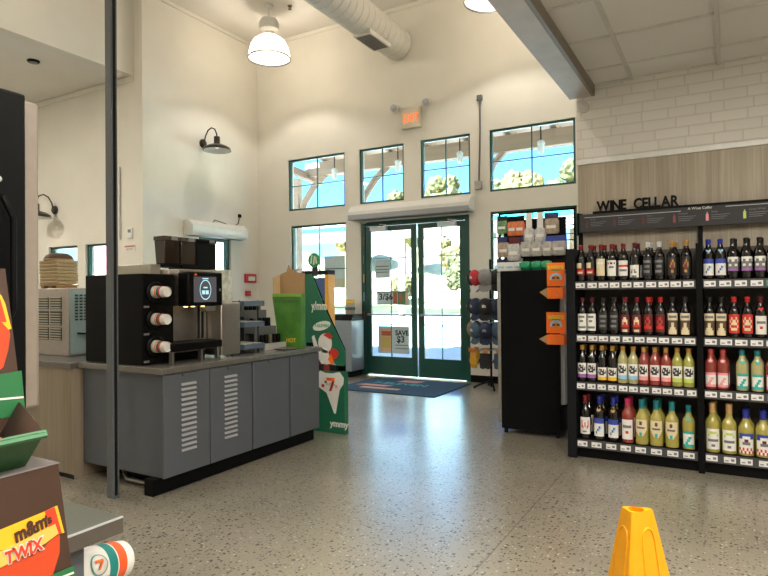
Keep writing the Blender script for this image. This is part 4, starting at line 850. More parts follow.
t = thing('bowl', 'upturned dark brown bowl on top of the tan stack', 'bowl', (-5.3, 3.3, 1.74))
MB().lathe([(.12, .0), (.12, .02), (.105, .045), (.07, .065), (.0, .07)], (-5.26, 3.235, 1.7235), n=24).build('shell', flat('dark_brown_wicker', (.07, .04, .02), .7), t); MB().lathe([(.1205, .0), (.126, .006), (.1205, .014)], (-5.26, 3.235, 1.7235), n=24, caps=False).build('rim', CARD, t)

# cup dispenser tower and coffee machine
cd = thing('cup_dispenser', 'black cup dispenser tower with three cup tubes beside coffee machine', 'dispenser', (-4.0, 3.0, CZT))
MB().box(-4.33, -3.665, 2.875, 3.155, .893, 1.56).build('cabinet', mat('black_laminate', (.003, .003, .003), .5, var=.3, scale=120, spec=.1), cd, bevel=.005)
MB().box(-4.18, -3.80, 3.05, 3.15, 1.561, 1.64).build('top_box', STEEL, cd, bevel=.004)
CUPW = flat('white_paper_cup', (.68, .66, .62)); 
CUPB = [CUPW, flat('cup_stripe_orange', (.75, .24, .01)), flat('cup_stripe_teal', (.02, .11, .14)), flat('cup_stripe_red', (.60, .05, .01))]
for k, z in enumerate((1.425, 1.225, 1.025)):
    c = (-3.665, 2.975, z)
    MB().lathe([(.080, 0), (.080, .022), (.066, .03), (.052, .028), (.052, .012)], c, (1, 0, 0), 28).build('tube_ring', BLACK, cd)
    MB().box(-3.665, -3.66, 2.885, 2.93, z-.115, z-.10).build('ring_tag', P_G, cd)
    t = thing('paper_cup', f'striped white paper cup in the {["top", "middle", "bottom"][k]} tube of dispenser', 'cup', (-3.64, 2.975, z), 'cups in the dispenser tower')
    ax = (1, .02, 0)
    MB().lathe([(.046, .0), (.0445, .045), (.044, .047), (.043, .060), (.0425, .064), (.0415, .080), (.041, .084), (.040, .098), (.0375, .135), (.036, .139), (.035, .136), (.033, .131), (.0, .131)], (-3.66, 2.975, z), ax, 28, mis=[0, 0, 1, 0, 2, 2, 3, 0, 0, 0, 0, 0], caps=False).build('cup_body', CUPB, t)
cm = thing('coffee_machine', 'steel and black coffee machine with lit touch screen on counter', 'coffee machine', (-3.8, 3.4, CZT))
MB().box(-4.25, -3.72, 3.16, 3.54, .95, 1.60).build('body', STEEL, cm, bevel=.006)
MB().box(-3.72, -3.615, 3.16, 3.52, 1.315, 1.60).build('head', STEEL, cm, bevel=.006)
hd = MB().box(-3.615, -3.50, 3.15, 3.505, 1.315, 1.578).build('front_module', BLACK, cm, bevel=.012)
sc = MB().box(-3.50, -3.498, 3.205, 3.435, 1.345, 1.54).build('screen', mat('screen_dark', (.02, .02, .022), .15, emit=(.06, .055, .06), es=1), hd)
SCG = mat('screen_graphic', (.2, .4, .45), .4, emit=(.45, .75, .85), es=.7)
q = MB(); n = 30
for i in range(n):
    a0, a1 = 2*PI*i/n, 2*PI*(i+1)/n
    f = lambda a, r: (-3.497, 3.32-.058*r*math.cos(a), 1.44+.078*r*math.sin(a)); q.quad(f(a0, .9), f(a1, .9), f(a1, 1), f(a0, 1))
q.box(-3.4975, -3.4965, 3.285, 3.315, 1.405, 1.435).box(-3.4975, -3.4965, 3.322, 3.352, 1.405, 1.435).box(-3.4975, -3.4965, 3.30, 3.34, 1.452, 1.462).box(-3.4975, -3.4965, 3.29, 3.35, 1.523, 1.53)
q.build('screen_graphic', SCG, hd)
MB().lathe([(.0, .002), (.012, 0)], (-3.499, 3.475, 1.44), (1, 0, 0), 14).build('sensor', P_G, hd); MB().prism([(-3.499, 3.21, 1.55), (-3.499, 3.24, 1.55), (-3.499, 3.225, 1.57)], (.001, 0, 0)).build('logo', P_OR, hd)
for y in (3.19, 3.26, 3.36): MB().lathe([(.016, 0), (.014, -.006)], (-3.57, y, 1.315)).build('niche_lamp', mat('warm_led', (.9, .7, .3), .4, emit=(1, .6, .15), es=6), cm)
MB().box(-3.735, -3.725+.006, 3.165, 3.53, 1.05, 1.315).build('niche_back', STEELD, cm)
MB().box(-3.60, -3.53, 3.36, 3.46, 1.27, 1.315).build('spout', STEELD, cm, bevel=.006)
for y in (3.40, 3.44): MB().cyl((-3.66, y, 1.055), .010, .26).build('column', CHAR, cm)
MB().box(-3.655, -3.50, 3.005, 3.50, .985, 1.045).box(-3.72, -3.655, 3.165, 3.50, .985, 1.045).build('drip_tray', BLACK, cm, bevel=.008); 
for y in (3.02, 3.30, 3.47): MB().box(-3.56, -3.53, y, y+.022, .892, .985).build('leg', STEELD, cm)
MB().box(-4.2, -3.72, 3.18, 3.52, .893, .95).build('base', BLACK, cm)
HOP = mat('smoked_hopper_plastic', (.022, .013, .008), .12, var=.35, scale=25, coat=.5); HOPL = BLACK
for k, (y0, y1, m) in enumerate(((3.17, 3.325, HOP), (3.335, 3.495, HOP), (3.50, 3.72, BLACK))):
    t = thing('bean_hopper', ['wide smoked bean hopper at left on coffee machine', 'narrow smoked bean hopper at middle of coffee machine top', 'black hopper at right on coffee machine'][k], 'hopper', (-3.9, (y0+y1)/2, 1.62), 'hoppers on the coffee machine')
    z0 = 1.645 if k < 2 else 1.60
    MB().prism([(-3.89, y0+.01, z0), (-3.79, y0+.01, z0), (-3.78, y0, 1.83), (-3.90, y0, 1.83)], (0, y1-y0-.01, 0)).build('bin', m, t, bevel=.006)
    MB().box(-3.905, -3.775, y0-.004, y1-.006, 1.83, 1.865).build('lid', HOPL if k == 2 else mat('smoked_lid', (.05, .035, .025), .15, coat=.5), t, bevel=.006)
    MB().box(-3.93, -3.77, y0+.0, y1-.004, 1.60 if k != 0 else 1.621, z0).build('neck', BLACK, t)
    MB().box(-3.775, -3.772, y1-.09, y1-.03, 1.835, 1.86).build('lid_tag', P_G, t)
sb = thing('milk_cooler', 'plain steel box standing right of the coffee machine', 'cooler', (-3.7, 3.65, CZT))
MB().box(-4.05, -3.56, 3.545, 3.765, .905, 1.335).build('body', STEEL, sb, bevel=.008)
for x in (-4.0, -3.62):
    for y in (3.57, 3.73): MB().cyl((x, y, .891), .012, .016).build('foot', BLACK, sb)
t = thing('paper_bag', 'crumpled pale paper bag on the steel box by the hoppers', 'bag', (-3.75, 3.66, 1.335))
MB().lathe([(.115, 0), (.125, .03), (.11, .1), (.12, .17), (.10, .24), (.11, .27)], (-3.70, 3.66, 1.3365), n=11, sx=.95, sy=.9).build('body', mat('pale_paper', (.50, .52, .44), .7, var=.3, scale=25, bump=.6), t); MB().box(-3.66, -3.64, 3.62, 3.69, 1.40, 1.45).build('sticker', CARD, t)

# condiment trays and lid organiser
BT = flat('blue_grey_tray', (.09, .13, .18), .4)
ts = thing('tray_stand', 'three tier stand with blue grey trays right of steel box', 'stand', (-3.75, 4.0, CZT))
for x in (-3.98, -3.62):
    for y in (3.82, 4.05): MB().cyl((x, y, .891), .006, .46, n=8).build('rod', CHAR, ts)
for k, z in enumerate((.93, 1.12, 1.30)):
    tr = MB().box(-4.0, -3.55, 3.80, 4.06, z, z+.01).box(-3.56, -3.55, 3.80, 4.06, z+.01, z+.045).box(-4.0, -3.99, 3.80, 4.06, z+.01, z+.045).box(-4.0, -3.55, 3.80, 3.81, z+.01, z+.045).box(-4.0, -3.55, 4.05, 4.06, z+.01, z+.045).build('tray', BT, ts, bevel=.003)
    for q in range(4):
        s = thing('condiment_packet_pile', f'{["white", "cream", "tan", "pale"][q]} packets on the {["lowest", "middle", "top"][k]} tray of the stand', 'packets', (-3.65, 3.85+q*.062, z), 'packets on the tray stand')
        for u in range(3): MB().box(-3.96, -3.58, 3.822+q*.060, 3.822+q*.060+.045, z+.0105+u*.012, z+.0215+u*.012).build('packet', [P_W, P_C, P_TAN, CUPW][q], s)
og = thing('lid_organizer', 'grey stepped lid organizer with slots left of green box', 'organizer', (-3.8, 4.3, CZT))
OG = flat('organizer_grey', (.13, .135, .14), .3); OGL = flat('organizer_lip', (.42, .41, .39), .3)
for k in range(3):
    x1 = -3.62-.12*k; z0 = .892+.15*k+.0
    MB().box(x1-.02, x1, 4.145, 4.44, z0, z0+.06).build('front_lip', OGL if k == 0 else OG, og); MB().box(x1-.12, x1-.02, 4.145, 4.44, z0, z0+.012).build('tier_floor', OG, og)
    MB().box(x1-.132, x1-.12, 4.145, 4.44, .892, z0+.15).build('back', OG, og)
    for j in range(6): MB().box(x1-.12, x1-.02, 4.145+j*.058-.001, 4.145+j*.058+.003, z0+.012, z0+.06).build('divider', OG, og)
LIDM = [BLACK, BLACK, flat('olive_lid', (.10, .10, .05)), BLACK]
for k in range(3):
    for j in range(5):
        x1 = -3.62-.12*k; y = 4.177+j*.058; z0 = .905+.15*k
        s = tag(MB().lathe([(.018, 0), (.020, .01), (.020, .115), (.017, .125)], (x1-.07, y, z0), n=14).build('lid_stack', LIDM[(k+j) % 4]), f'narrow stack of lids, {ORD[j]} slot of the {["lowest", "middle", "top"][k]} organizer tier', 'lids', 'lid stacks in the organizer')

# green tapered box on the counter
gb = thing('display_box', 'green tapered cardboard box with raw brown top on counter end', 'box', (-3.69, 4.57, CZT))
MB().prism([(-3.76, 4.47, .8905), (-3.475, 4.47, .8905), (-3.465, 4.47, 1.40), (-3.80, 4.47, 1.40), (-3.81, 4.47, 1.37), (-3.76, 4.47, 1.08)], (0, .07, 0)).build('carton', GCARD2, gb)
MB().box(-3.805, -3.463, 4.465, 4.47, 1.375, 1.405).build('rim', flat('lime_edge', (.20, .38, .05)), gb)
MB().prism([(-3.76, 4.528, 1.40), (-3.47, 4.528, 1.40), (-3.47, 4.528, 1.60), (-3.56, 4.528, 1.605), (-3.58, 4.528, 1.64), (-3.63, 4.528, 1.63), (-3.66, 4.528, 1.68), (-3.68, 4.528, 1.62), (-3.76, 4.528, 1.59)], (0, .012, 0)).build('back_flap', CARD, gb)
MB().prism([(-3.797, 4.475, 1.40), (-3.80, 4.475, 1.56), (-3.765, 4.535, 1.59), (-3.76, 4.535, 1.40)], (-.008, 0, 0)).build('side_flap', mat('pale_cardboard', (.52, .36, .18), .8), gb)
MB().text('HOT', (-3.585, 4.4695, .945), (1, 0, 0), (0, 0, 1), .055, .001, fat=.001, align='CENTER').build('lettering', P_Y, gb)
MB().text('H O T  N  S P I C Y', (-3.635, 4.4695, 1.32), (1, 0, 0), (0, 0, 1), .034, .001, align='CENTER').build('heading', flat('deep_green', (.015, .06, .02)), gb)
t = thing('serving_plate', 'small silver plate in front of the green tapered box', 'plate', (-3.62, 4.38, CZT))
MB().lathe([(.05, 0), (.08, .006), (.10, .014), (.098, .016), (.078, .009), (.0, .006)], (-3.53, 4.33, .8905), n=24).build('dish', STEELD, t)

# green floor display
fd = thing('floor_display', 'green floor display with shirt print at the end of counter', 'display', (-3.5, 5.1, 0))
Y0 = 4.95
MB().prism([(-3.82, Y0, 1.60), (-3.70, Y0, 1.61), (-3.52, Y0, 1.22), (-3.295, Y0, .83), (-3.295, Y0, .70), (-3.31, Y0, .68), (-3.44, Y0, .68), (-3.50, Y0, .80), (-3.62, Y0, .90), (-3.82, Y0, .90)], (0, .008, 0)).build('side_panel', GCARD, fd)
MB().box(-3.83, -3.305, Y0, Y0+.07, .002, .62).build('base_box', GCARD, fd, bevel=.003)
MB().prism([(-3.82, Y0+.062, 1.58), (-3.72, Y0+.062, 1.59), (-3.54, Y0+.062, 1.22), (-3.33, Y0+.062, .84), (-3.33, Y0+.062, .62), (-3.82, Y0+.062, .62)], (0, .006, 0)).build('back_panel', BLACKM, fd)
MB().lathe([(.0, .012), (.075, .010), (.075, 0)], (-3.665, Y0+.006, 1.745), (0, -1, 0), 28).build('header_disc', flat('disc_green', (.03, .30, .10)), fd)
MB().box(-3.70, -3.63, Y0+.012, Y0+.02, 1.58, 1.70).build('header_stem', P_K, fd)
q = MB(); yy = Y0-.006
for (a, b) in (((-3.70, 1.71), (-3.685, 1.80)), ((-3.665, 1.70), (-3.655, 1.79)), ((-3.63, 1.71), (-3.64, 1.78))): q.prism([(a[0]-.009, yy, a[1]), (a[0]+.009, yy, a[1]), (b[0]+.006, yy, b[1]), (b[0]-.006, yy, b[1])], (0, -.001, 0))
q.build('disc_print', P_W, fd)
yy = Y0-.0005
q = MB().text('y/mm', (-3.70, yy, 1.24), (1, 0, 0), (0, 0, 1), .12, .001, fat=.003, xs=.7); q.build('script_print', P_W, fd)
MB().prism([(-3.575+.11*math.cos(2*PI*i/28), yy, 1.075+.046*math.sin(2*PI*i/28)+.022*math.cos(2*PI*i/28)) for i in range(28)], (0, -.001, 0)).build('oval_print', P_W, fd)
MB().text('7-ELEVEN', (-3.575, yy-.0012, 1.062), (1, 0, 0), (0, 0, 1), .042, .001, fat=.001, align='CENTER').build('oval_lettering', P_GR, fd)
# plain white and red print shapes
def poly(name, pts, m, dy=.0): MB().prism([(x, yy-dy, z) for x, z in pts], (0, -.001, 0)).build(name, m, fd)
def disc(cx, cz, rx, rz, n=22): return [(cx+rx*math.cos(2*PI*i/n), cz+rz*math.sin(2*PI*i/n)) for i in range(n)]
poly('white_print', disc(-3.535, .90, .085, .10), P_W); poly('white_print', [(-3.70, .96), (-3.67, .98), (-3.62, .86), (-3.50, .82), (-3.46, .72), (-3.40, .69), (-3.58, .69), (-3.66, .80)], P_W)
poly('red_print', [(-3.56, .985), (-3.48, 1.01), (-3.44, .97), (-3.47, .94)], P_R, .001); poly('red_print', disc(-3.43, .80, .06, .05), P_R, .001); poly('orange_print', [(-3.50, .74), (-3.46, .80), (-3.42, .70), (-3.46, .69)], P_OR, .002)
# shirt print on base
poly('shirt_print', [(-3.60, .62), (-3.53, .60), (-3.44, .60), (-3.36, .62), (-3.308, .56), (-3.315, .50), (-3.36, .44), (-3.41, .20), (-3.43, .20), (-3.52, .40), (-3.63, .46), (-3.63, .58)], P_W)
poly('seven_print', [(-3.52, .555), (-3.42, .555), (-3.42, .525), (-3.52, .525)], P_OR, .001); poly('seven_print', [(-3.45, .525), (-3.42, .525), (-3.46, .42), (-3.49, .42)], P_R, .001)
poly('dot_print', disc(-3.565, .47, .018, .018), P_R, .001); poly('dot_print', disc(-3.40, .47, .016, .016), P_O, .001); poly('dot_print', disc(-3.53, .51, .014, .014), P_R, .001)
MB().text('ELEVEn', (-3.47, yy-.001, .478), (1, 0, 0), (0, 0, 1), .035, .001, align='CENTER').build('shirt_lettering', P_GR, fd)
MB().text('ymmy', (-3.48, yy, .07), (1, 0, 0), (0, 0, 1), .09, .001, fat=.003).build('script_print', P_W, fd)
SN = [P_K, P_X, P_K, flat('snack_red', (.3, .04, .03)), P_K]
for j in range(5):
    x = -3.80+j*.078
    s_ = thing('snack_box', f'{["black", "maroon", "black", "red", "black"][j]} snack box in the notch of the green display, {ORD[j]} from left', 'box', (x+.035, Y0+.035, .62), 'snack boxes in the green display')
    MB().box(x, x+.074, Y0+.012, Y0+.058, .6205, .78).build('carton', SN[j], s_, bevel=.003); MB().box(x+.02, x+.054, Y0+.011, Y0+.012, .68, .74).build('front_print', [P_G, P_Y, P_X, P_W, P_G][j], s_)
# yellow framed rack and grey bin by the window
t = thing('card_rack', 'blue rack with yellow edge behind the green floor display', 'rack', (-4.8, 6.7, 0))
MB().box(-5.08, -4.70, 6.6, 6.72, 0, 1.62).build('panel', flat('deep_blue_card', (.05, .10, .24)), t); MB().box(-4.70, -4.645, 6.59, 6.74, 0, 1.66).build('edge', flat('orange_yellow_edge', (.80, .38, .03)), t); MB().box(-5.08, -4.645, 6.58, 6.75, 1.66, 1.72).build('top_cap', CHAR, t)
for k in range(4):
    MB().box(-5.05, -4.73, 6.585, 6.60, .3+k*.33, .32+k*.33).build('pocket', P_L, t)
t = thing('waste_bin', 'blue grey metal waste cabinet under the window left of doors', 'bin', (-5.66, 8.5, 0))
BG = mat('blue_grey_metal', (.24, .28, .32), .35, metal=.3)
MB().box(-5.98, -5.43, 8.36, 8.76, .10, .95).build('cabinet', BG, t, bevel=.012); MB().box(-5.95, -5.46, 8.39, 8.74, 0, .10).build('base', BLACKM, t)
MB().prism([(-5.98, 8.36, .95), (-5.98, 8.76, .95), (-5.98, 8.76, 1.05), (-5.98, 8.42, 1.05)], (.55, 0, 0)).build('hood', BLACK, t)
t = thing('carton', 'small carton with yellow band standing on the waste cabinet', 'carton', (-5.6, 8.6, 1.05))
MB().box(-5.68, -5.55, 8.56, 8.66, 1.0505, 1.30).build('box', flat('sand_card', (.45, .36, .2)), t, bevel=.003); MB().box(-5.685, -5.545, 8.555, 8.665, 1.12, 1.17).build('band', flat('dark_blue_print', (.05, .1, .2)), t); MB().box(-5.685, -5.545, 8.555, 8.665, 1.24, 1.28).build('band', P_Y, t)

# ------------------------------------------------------------------ grey post
t = thing('steel_post', 'slim grey steel post rising from the floor to ceiling', 'post', (-3.71, 2.68, 0))
MB().box(-3.745, -3.680, 2.64, 2.69, .0, CZ).build('shaft', POSTM, t, bevel=.003); MB().box(-3.680, -3.676, 2.655, 2.675, .02, CZ).build('channel', CHAR, t)

# ------------------------------------------------------------------ near left: table, black tower, candy display
tb = thing('side_counter', 'low grey side counter with pale steel edge at lower left', 'counter', (-1.9, .4, 0))
MB().box(-2.3, -1.437, -.8, 1.058, .757, .80).build('top', mat('grey_green_laminate', (.105, .112, .095), .3, var=.12, scale=120), tb, bevel=.003); MB().box(-1.437, -1.432, -.8, 1.058, .757, .80).build('edge_strip', mat('brown_grey_edge', (.085, .072, .06), .4), tb)
MB().box(-1.437, -1.4305, -.8, 1.058, .797, .8012).build('edge_trim', P_V, tb)
MB().box(-2.2, -1.47, -.8, .97, .10, .757).build('carcass', GREYM, tb, bevel=.003); MB().box(-2.15, -1.52, -.75, .92, 0, .10).build('plinth', BLACKM, tb)
tw = thing('drink_machine', 'tall black drink machine with pale side edge at left edge', 'machine', (-1.9, .6, .8))
MB().box(-2.2, -1.66, -.3, .968, 1.09, 1.94).build('body', mat('beige_side', (.24, .20, .165), .5), tw, bevel=.012)
MB().box(-1.66, -1.60, -.3, .897, 1.10, 1.935).build('door', BLACKM, tw, bevel=.008)
MB().tube([(-1.60, .815, 1.66), (-1.575, .825, 1.65), (-1.572, .848, 1.60), (-1.572, .848, 1.37), (-1.575, .828, 1.31), (-1.60, .815, 1.295)], .008).build('handle', BLACK, tw)
MB().box(-1.60, -1.598, .80, .806, 1.12, 1.93).build('door_seam', P_K, tw); MB().lathe([(.0, .004), (.008, 0)], (-1.60, .828, 1.70), (1, 0, 0), 12).build('lock', P_V, tw)
MB().box(-2.2, -1.95, -.3, .55, .801, 1.09).build('base', BLACKM, tw)
t = thing('paper_cup', 'white cup with orange and green stripes sticking out under side counter', 'cup', (-1.6, .97, .61))
ax = Vector((-.10, 1, -.14)).normalized(); CUPG = [flat('cup_white', (.72, .70, .66)), P_OR, flat('cup_teal', (.01, .22, .20)), flat('cup_orange_red', (.80, .10, .02))]
c0 = Vector((-1.585, .985, .628))
MB().lathe([(.068, 0), (.071, .004), (.068, .008), (.0615, .098), (.0612, .101), (.0590, .132), (.0588, .136), (.0560, .168), (.0558, .172), (.0525, .197), (.050, .20), (.046, .196), (.0, .196)], c0, ax, 36, mis=[0, 0, 0, 0, 2, 0, 3, 0, 0, 0, 0, 0], caps=False).build('cup_body', CUPG, t)
MB().lathe([(.076, -.02), (.076, .0), (.062, .0)], c0, ax, 30).build('holder_ring', CHAR, t)
side = Vector((1, .1, .55)).normalized(); side = (side-ax*side.dot(ax)).normalized(); tang = ax.cross(side)
p = c0+ax*.062+side*.0655
def on_cup(u, h): # a point on the cup wall: h along the axis, u round it
    r_ = .0682-.0672*(h-.008)*1.0
    d_ = (side*math.cos(u)+tang*math.sin(u)); return c0+ax*h+d_*(r_+.0012)
def cup_patch(name, pts, m, lift=0.):
    q = MB(); q.add([on_cup(u, h)+side*lift for u, h in pts], [list(range(len(pts)))]); q.build(name, m, t, solid=.0006)
def el(cu, ch, ru, rh, n=22): return [(cu+ru*math.cos(2*PI*i/n), ch+rh*math.sin(2*PI*i/n)) for i in range(n)]
cup_patch('printed_ring', el(.05, .062, .46, .030), flat('ring_teal', (.12, .35, .32)), .001); cup_patch('printed_oval', el(.05, .062, .40, .026), P_W, .0022)
sg = 1 if on_cup(.3, .06).z > on_cup(-.3, .06).z else -1
cup_patch('printed_seven', [(.05+sg*.20, .048), (.05+sg*.20, .076), (.05+sg*.08, .076), (.05-sg*.22, .060), (.05-sg*.22, .053), (.05+sg*.08, .066), (.05+sg*.08, .048)], P_OR, .0034)
cup_patch('printed_block', [(-sg*.62, .082), (-sg*.62, .098), (-sg*1.5, .098), (-sg*1.5, .082)], P_OR, .0006)
# candy shipper
lb = thing('candy_shipper', 'brown printed candy shipper with bowl picture at lower left', 'box', (-1.3, .4, 0))
xf = -1.20
def xfz(z): return xf+.02*(1.058-z)
def yez(z): return .734+.115*(1.058-z)
MB().add([(xfz(0), -.3, 0), (xfz(0), yez(0), 0), (xfz(1.055), yez(1.055), 1.055), (xfz(1.055), -.3, 1.055), (-1.425, -.3, 0), (-1.425, yez(0), 0), (-1.425, yez(1.055)-.0, 1.055), (-1.425, -.3, 1.055)],
         [(0, 1, 2, 3), (5, 4, 7, 6), (1, 5, 6, 2), (4, 0, 3, 7), (4, 5, 1, 0)]).build('carton', BROWNC, lb)
MB().add([(xfz(1.055)+.002, -.3, 1.0555), (xfz(1.055)+.002, yez(1.055)+.002, 1.0555), (-1.425, yez(1.055)+.002, 1.0555), (-1.425, -.3, 1.0555), (xfz(1.055)+.002, -.3, 1.058), (xfz(1.055)+.002, yez(1.055)+.002, 1.058), (-1.425, yez(1.055)+.002, 1.058), (-1.425, -.3, 1.058)],
         [(0, 3, 2, 1), (4, 5, 6, 7), (0, 1, 5, 4), (2, 3, 7, 6), (1, 2, 6, 5), (3, 0, 4, 7)]).build('top_lid', flat('grey_lilac_card', (.19, .17, .17)), lb)
def onface(name, pts, m, lift, parent, X=xfz):
    MB().prism([(X(z)+lift, y, z) for y, z in pts], (.001, 0, 0)).build(name, m, parent)
def face_text(name, s, y, z, size, m, lift, parent, rot=0, fat=.002, X=xfz, xs=1.0):
    MB().text(s, (X(z)+lift, y, z), (0, math.cos(rot), math.sin(rot)), (0, -math.sin(rot), math.cos(rot)), size, .001, fat=fat, xs=xs).build(name, m, parent)
BOWL = flat('orange_bowl_print', (.60, .06, .014))
YP = flat('candy_yellow_print', (.90, .48, .02)); RPn = flat('candy_red_print', (.70, .05, .02)); BRT = flat('candy_brown_print', (.07, .025, .015))
onface('bowl_print', [(.35, .88), (.619, .894), (.703, .902), (.735, .912), (.734, .874), (.728, .858), (.720, .838), (.712, .822), (.69, .79), (.65, .76), (.58, .735), (.45, .72)], BOWL, .0005, lb)
onface('candy_mix_print', [(.36, .955), (.62, .955), (.70, .935), (.734, .92), (.70, .895), (.40, .885)], flat('candy_mix_print', (.16, .05, .03)), .0008, lb)
onface('wrapper_print', [(.56, .955), (.619, .960), (.70, .967), (.730, .971), (.744, .911), (.716, .914), (.626, .921), (.56, .925)], YP, .0016, lb)
onface('wrapper_end_print', [(.704, .968), (.724, .970), (.738, .9115), (.722, .915), (.712, .930)], RPn, .0026, lb)
face_text('lettering', 'm&m', .646, .926, .040, BRT, .0036, lb, rot=.18, fat=.0016, xs=.74)
face_text('lettering', "'s", .706, .940, .026, BRT, .0040, lb, rot=.18, fat=.001, xs=.8)
onface('wrapper_print', [(.50, .915), (.619, .920), (.695, .931), (.724, .936), (.731, .914), (.703, .904), (.619, .890), (.50, .885)], flat('candy_gold_print', (.80, .50, .10)), .0030, lb)
face_text('lettering', 'TWIX', .626, .892, .034, P_W, .0042, lb, rot=.06, fat=.003, xs=.80)
face_text('lettering', 'TWIX', .626, .892, .034, RPn, .0054, lb, rot=.06, fat=.001, xs=.80)
onface('turf_print', [(.69, .795), (.713, .836), (.7625, .836), (.782, .70), (.60, .70)], flat('turf_green_print', (.018, .15, .05)), .0020, lb)
onface('turf_line_print', [(.715, .826), (.762, .824), (.7625, .820), (.715, .822)], P_W, .0032, lb)
# candy tray on the shipper
tr = thing('candy_tray', 'open green candy tray standing on the brown shipper', 'tray', (-1.25, .4, 1.058))
xa, xb = -1.195, -1.16
MB().prism([(-1.23, -.3, 1.0585), (-1.16, -.3, 1.135), (-1.166, -.3, 1.137), (-1.236, -.3, 1.0605)], (0, .985, 0)).build('front_panel', flat('leaf_green_card', (.014, .075, .018)), tr)
MB().box(-1.334, -1.23, -.3, .655, 1.0585, 1.0635).build('floor', CARD, tr)
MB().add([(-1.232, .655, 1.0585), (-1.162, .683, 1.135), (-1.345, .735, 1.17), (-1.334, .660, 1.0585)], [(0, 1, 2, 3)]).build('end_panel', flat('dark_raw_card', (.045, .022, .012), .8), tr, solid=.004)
MB().prism([(-1.163, -.3, 1.122), (-1.157, -.3, 1.128), (-1.163, -.3, 1.139), (-1.169, -.3, 1.133)], (0, .988, 0)).build('rim', flat('light_green_edge', (.03, .17, .06)), tr)
for i, (y, z, m, nm, tone) in enumerate(((.615, 1.066, YP, 'yellow', 'lowest at the near end'), (.55, 1.066, RPn, 'red', 'on the tray floor'), (.485, 1.066, P_Y, 'amber', 'on the tray floor'), (.42, 1.066, BRT, 'brown', 'at the far left'), (.612, 1.098, RPn, 'red', 'on top of the yellow one'), (.55, 1.098, YP, 'yellow', 'on top of the red one'))):
    s = thing('candy_bar', f'{nm} wrapped candy bar in the green tray, {tone}', 'candy', (-1.26, y, z), 'candy bars in the green tray')
    dx = 0 if i > 3 else -.03
    MB().box(-1.300+dx, -1.218+dx, y-.028, y+.028, z, z+.031).build('wrapper', m, s, bevel=.008); MB().box(-1.304+dx, -1.300+dx, y-.025, y+.025, z+.010, z+.020).box(-1.218+dx, -1.211+dx, y-.025, y+.025, z+.010, z+.020).build('crimp', P_Y, s)

# header card of the candy display
hc = thing('candy_header', 'brown header card with candy bowl picture above the green tray', 'display card', (-1.38, .4, 1.07))
def xh(z): return -1.352-.10*(z-1.16)
MB().prism([(xh(1.0645), -.3, 1.0645), (xh(1.0645), .752, 1.0645), (xh(1.462), .728, 1.462), (xh(1.462), -.3, 1.462)], (-.02, 0, 0)).build('card', BROWNC, hc)
onface('turf_print', [(.3, 1.21), (.749, 1.236), (.752, 1.14), (.3, 1.14)], flat('turf_green_print', (.018, .15, .05)), .0006, hc, xh)
onface('turf_line_print', [(.3, 1.205), (.7495, 1.180), (.7495, 1.176), (.3, 1.200)], P_W, .0018, hc, xh)
onface('bowl_print', [(.3, 1.385), (.709, 1.378), (.725, 1.350), (.729, 1.316), (.723, 1.284), (.711, 1.248), (.69, 1.235), (.3, 1.22)], BOWL, .0012, hc, xh)
onface('wrapper_print', [(.3, 1.40), (.714, 1.405), (.722, 1.385), (.732, 1.330), (.726, 1.328), (.712, 1.345), (.3, 1.36)], YP, .0022, hc, xh)
onface('wrapper_end_print', [(.3, 1.39), (.712, 1.395), (.722, 1.345), (.3, 1.365)], RPn, .0034, hc, xh)

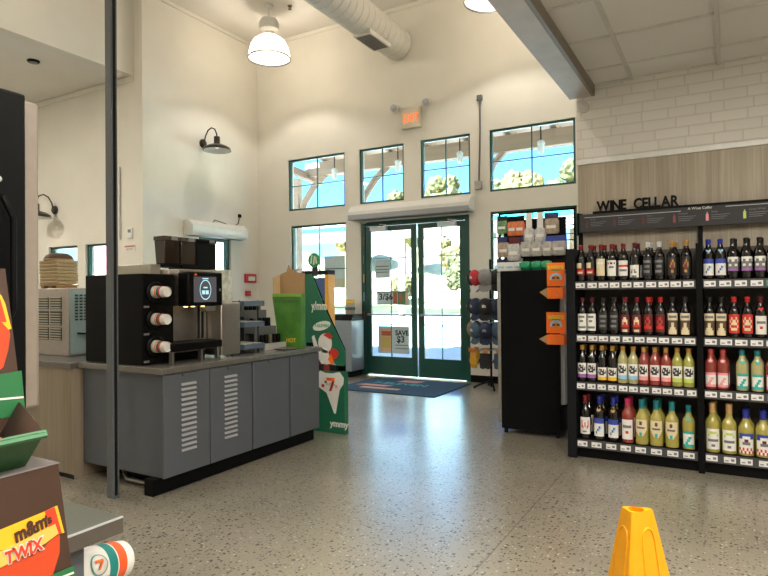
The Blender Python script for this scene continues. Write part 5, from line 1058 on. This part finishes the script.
# ------------------------------------------------------------------ wet floor cone
wf = thing('wet_floor_sign', 'yellow three sided wet floor cone on the concrete floor', 'wet floor sign', (-.28, 2.23, 0))
tri = [Vector((-.335, 2.24, 0)), Vector((-.285, 2.181, 0)), Vector((-.225, 2.268, 0))]; cc = sum(tri, Vector())/3
def ring(s, z, ch=.12):
    P = [cc+(p-cc)*s for p in tri]; out = []
    for i in range(3):
        a, b, c = P[i-1], P[i], P[(i+1) % 3]; out += [b+(a-b)*ch, b+(c-b)*ch]
    return [(p.x, p.y, z) for p in out]
H = .645
q = MB(); lv = [ring(3.65, .0, .06), ring(3.62, .03, .06), ring(3.42, .035, .08), ring(1.12, H-.02, .12), ring(1.02, H, .14)]
vs = sum(lv, []); fs = []
for l in range(4):
    for i in range(6): fs.append([l*6+i, l*6+(i+1) % 6, (l+1)*6+(i+1) % 6, (l+1)*6+i])
q.add(vs, fs); q.build('cone_body', YEL, wf, bevel=.003)
tp = MB(); k = 24; out = ring(1.02, H, .14); c3 = Vector((cc.x, cc.y, H))
import itertools
hole = [(cc.x+.026*math.cos(2*PI*i/k), cc.y+.026*math.sin(2*PI*i/k), H) for i in range(k)]
def edge_pt(a):
    d = Vector((math.cos(a), math.sin(a))); best = None
    for i in range(6):
        p, r_ = Vector(out[i][:2]), Vector(out[(i+1) % 6][:2]); e = r_-p; det = d.x*(-e.y)+e.x*d.y
        if abs(det) < 1e-9: continue
        w_ = p-Vector((cc.x, cc.y)); tt = (w_.x*(-e.y)+e.x*w_.y)/det; ss = (d.x*w_.y-d.y*w_.x)/det
        if tt > 0 and -1e-6 <= ss <= 1+1e-6 and (best is None or tt < best): best = tt
    return (cc.x+d.x*best, cc.y+d.y*best, H)
rim = [edge_pt(2*PI*i/k) for i in range(k)]
tp.add(hole+rim, [[i, k+i, k+(i+1) % k, (i+1) % k] for i in range(k)])
tp.add(hole+[(x, y, H-.05) for x, y, z in hole], [[(i+1) % k, k+(i+1) % k, k+i, i] for i in range(k)])
tp.add([(x, y, H-.05) for x, y, z in hole], [list(range(k))[::1]])
tp.build('top_cap', YEL, wf)
for i in range(3):
    a0, b0 = tri[i], tri[(i+1) % 3]
    def fp(u, z):
        s = 1.12+(3.42-1.12)*(H-.02-z)/(H-.055); A, Bq = cc+(a0-cc)*s, cc+(b0-cc)*s; m_ = (A+Bq)/2; dd = (Bq-A).normalized(); n_ = (m_-cc).normalized()
        p = m_+dd*u+n_*.001; return (p.x, p.y, z)
    path = [fp(-.036, .33), fp(-.029, H-.105)]+[fp(-.026*math.cos(t*PI/8), H-.09+.032*math.sin(t*PI/8)) for t in range(9)]+[fp(.029, H-.105), fp(.036, .33)]
    MB().tube(path, .0035, 8).build('embossed_arch', YEL, wf)
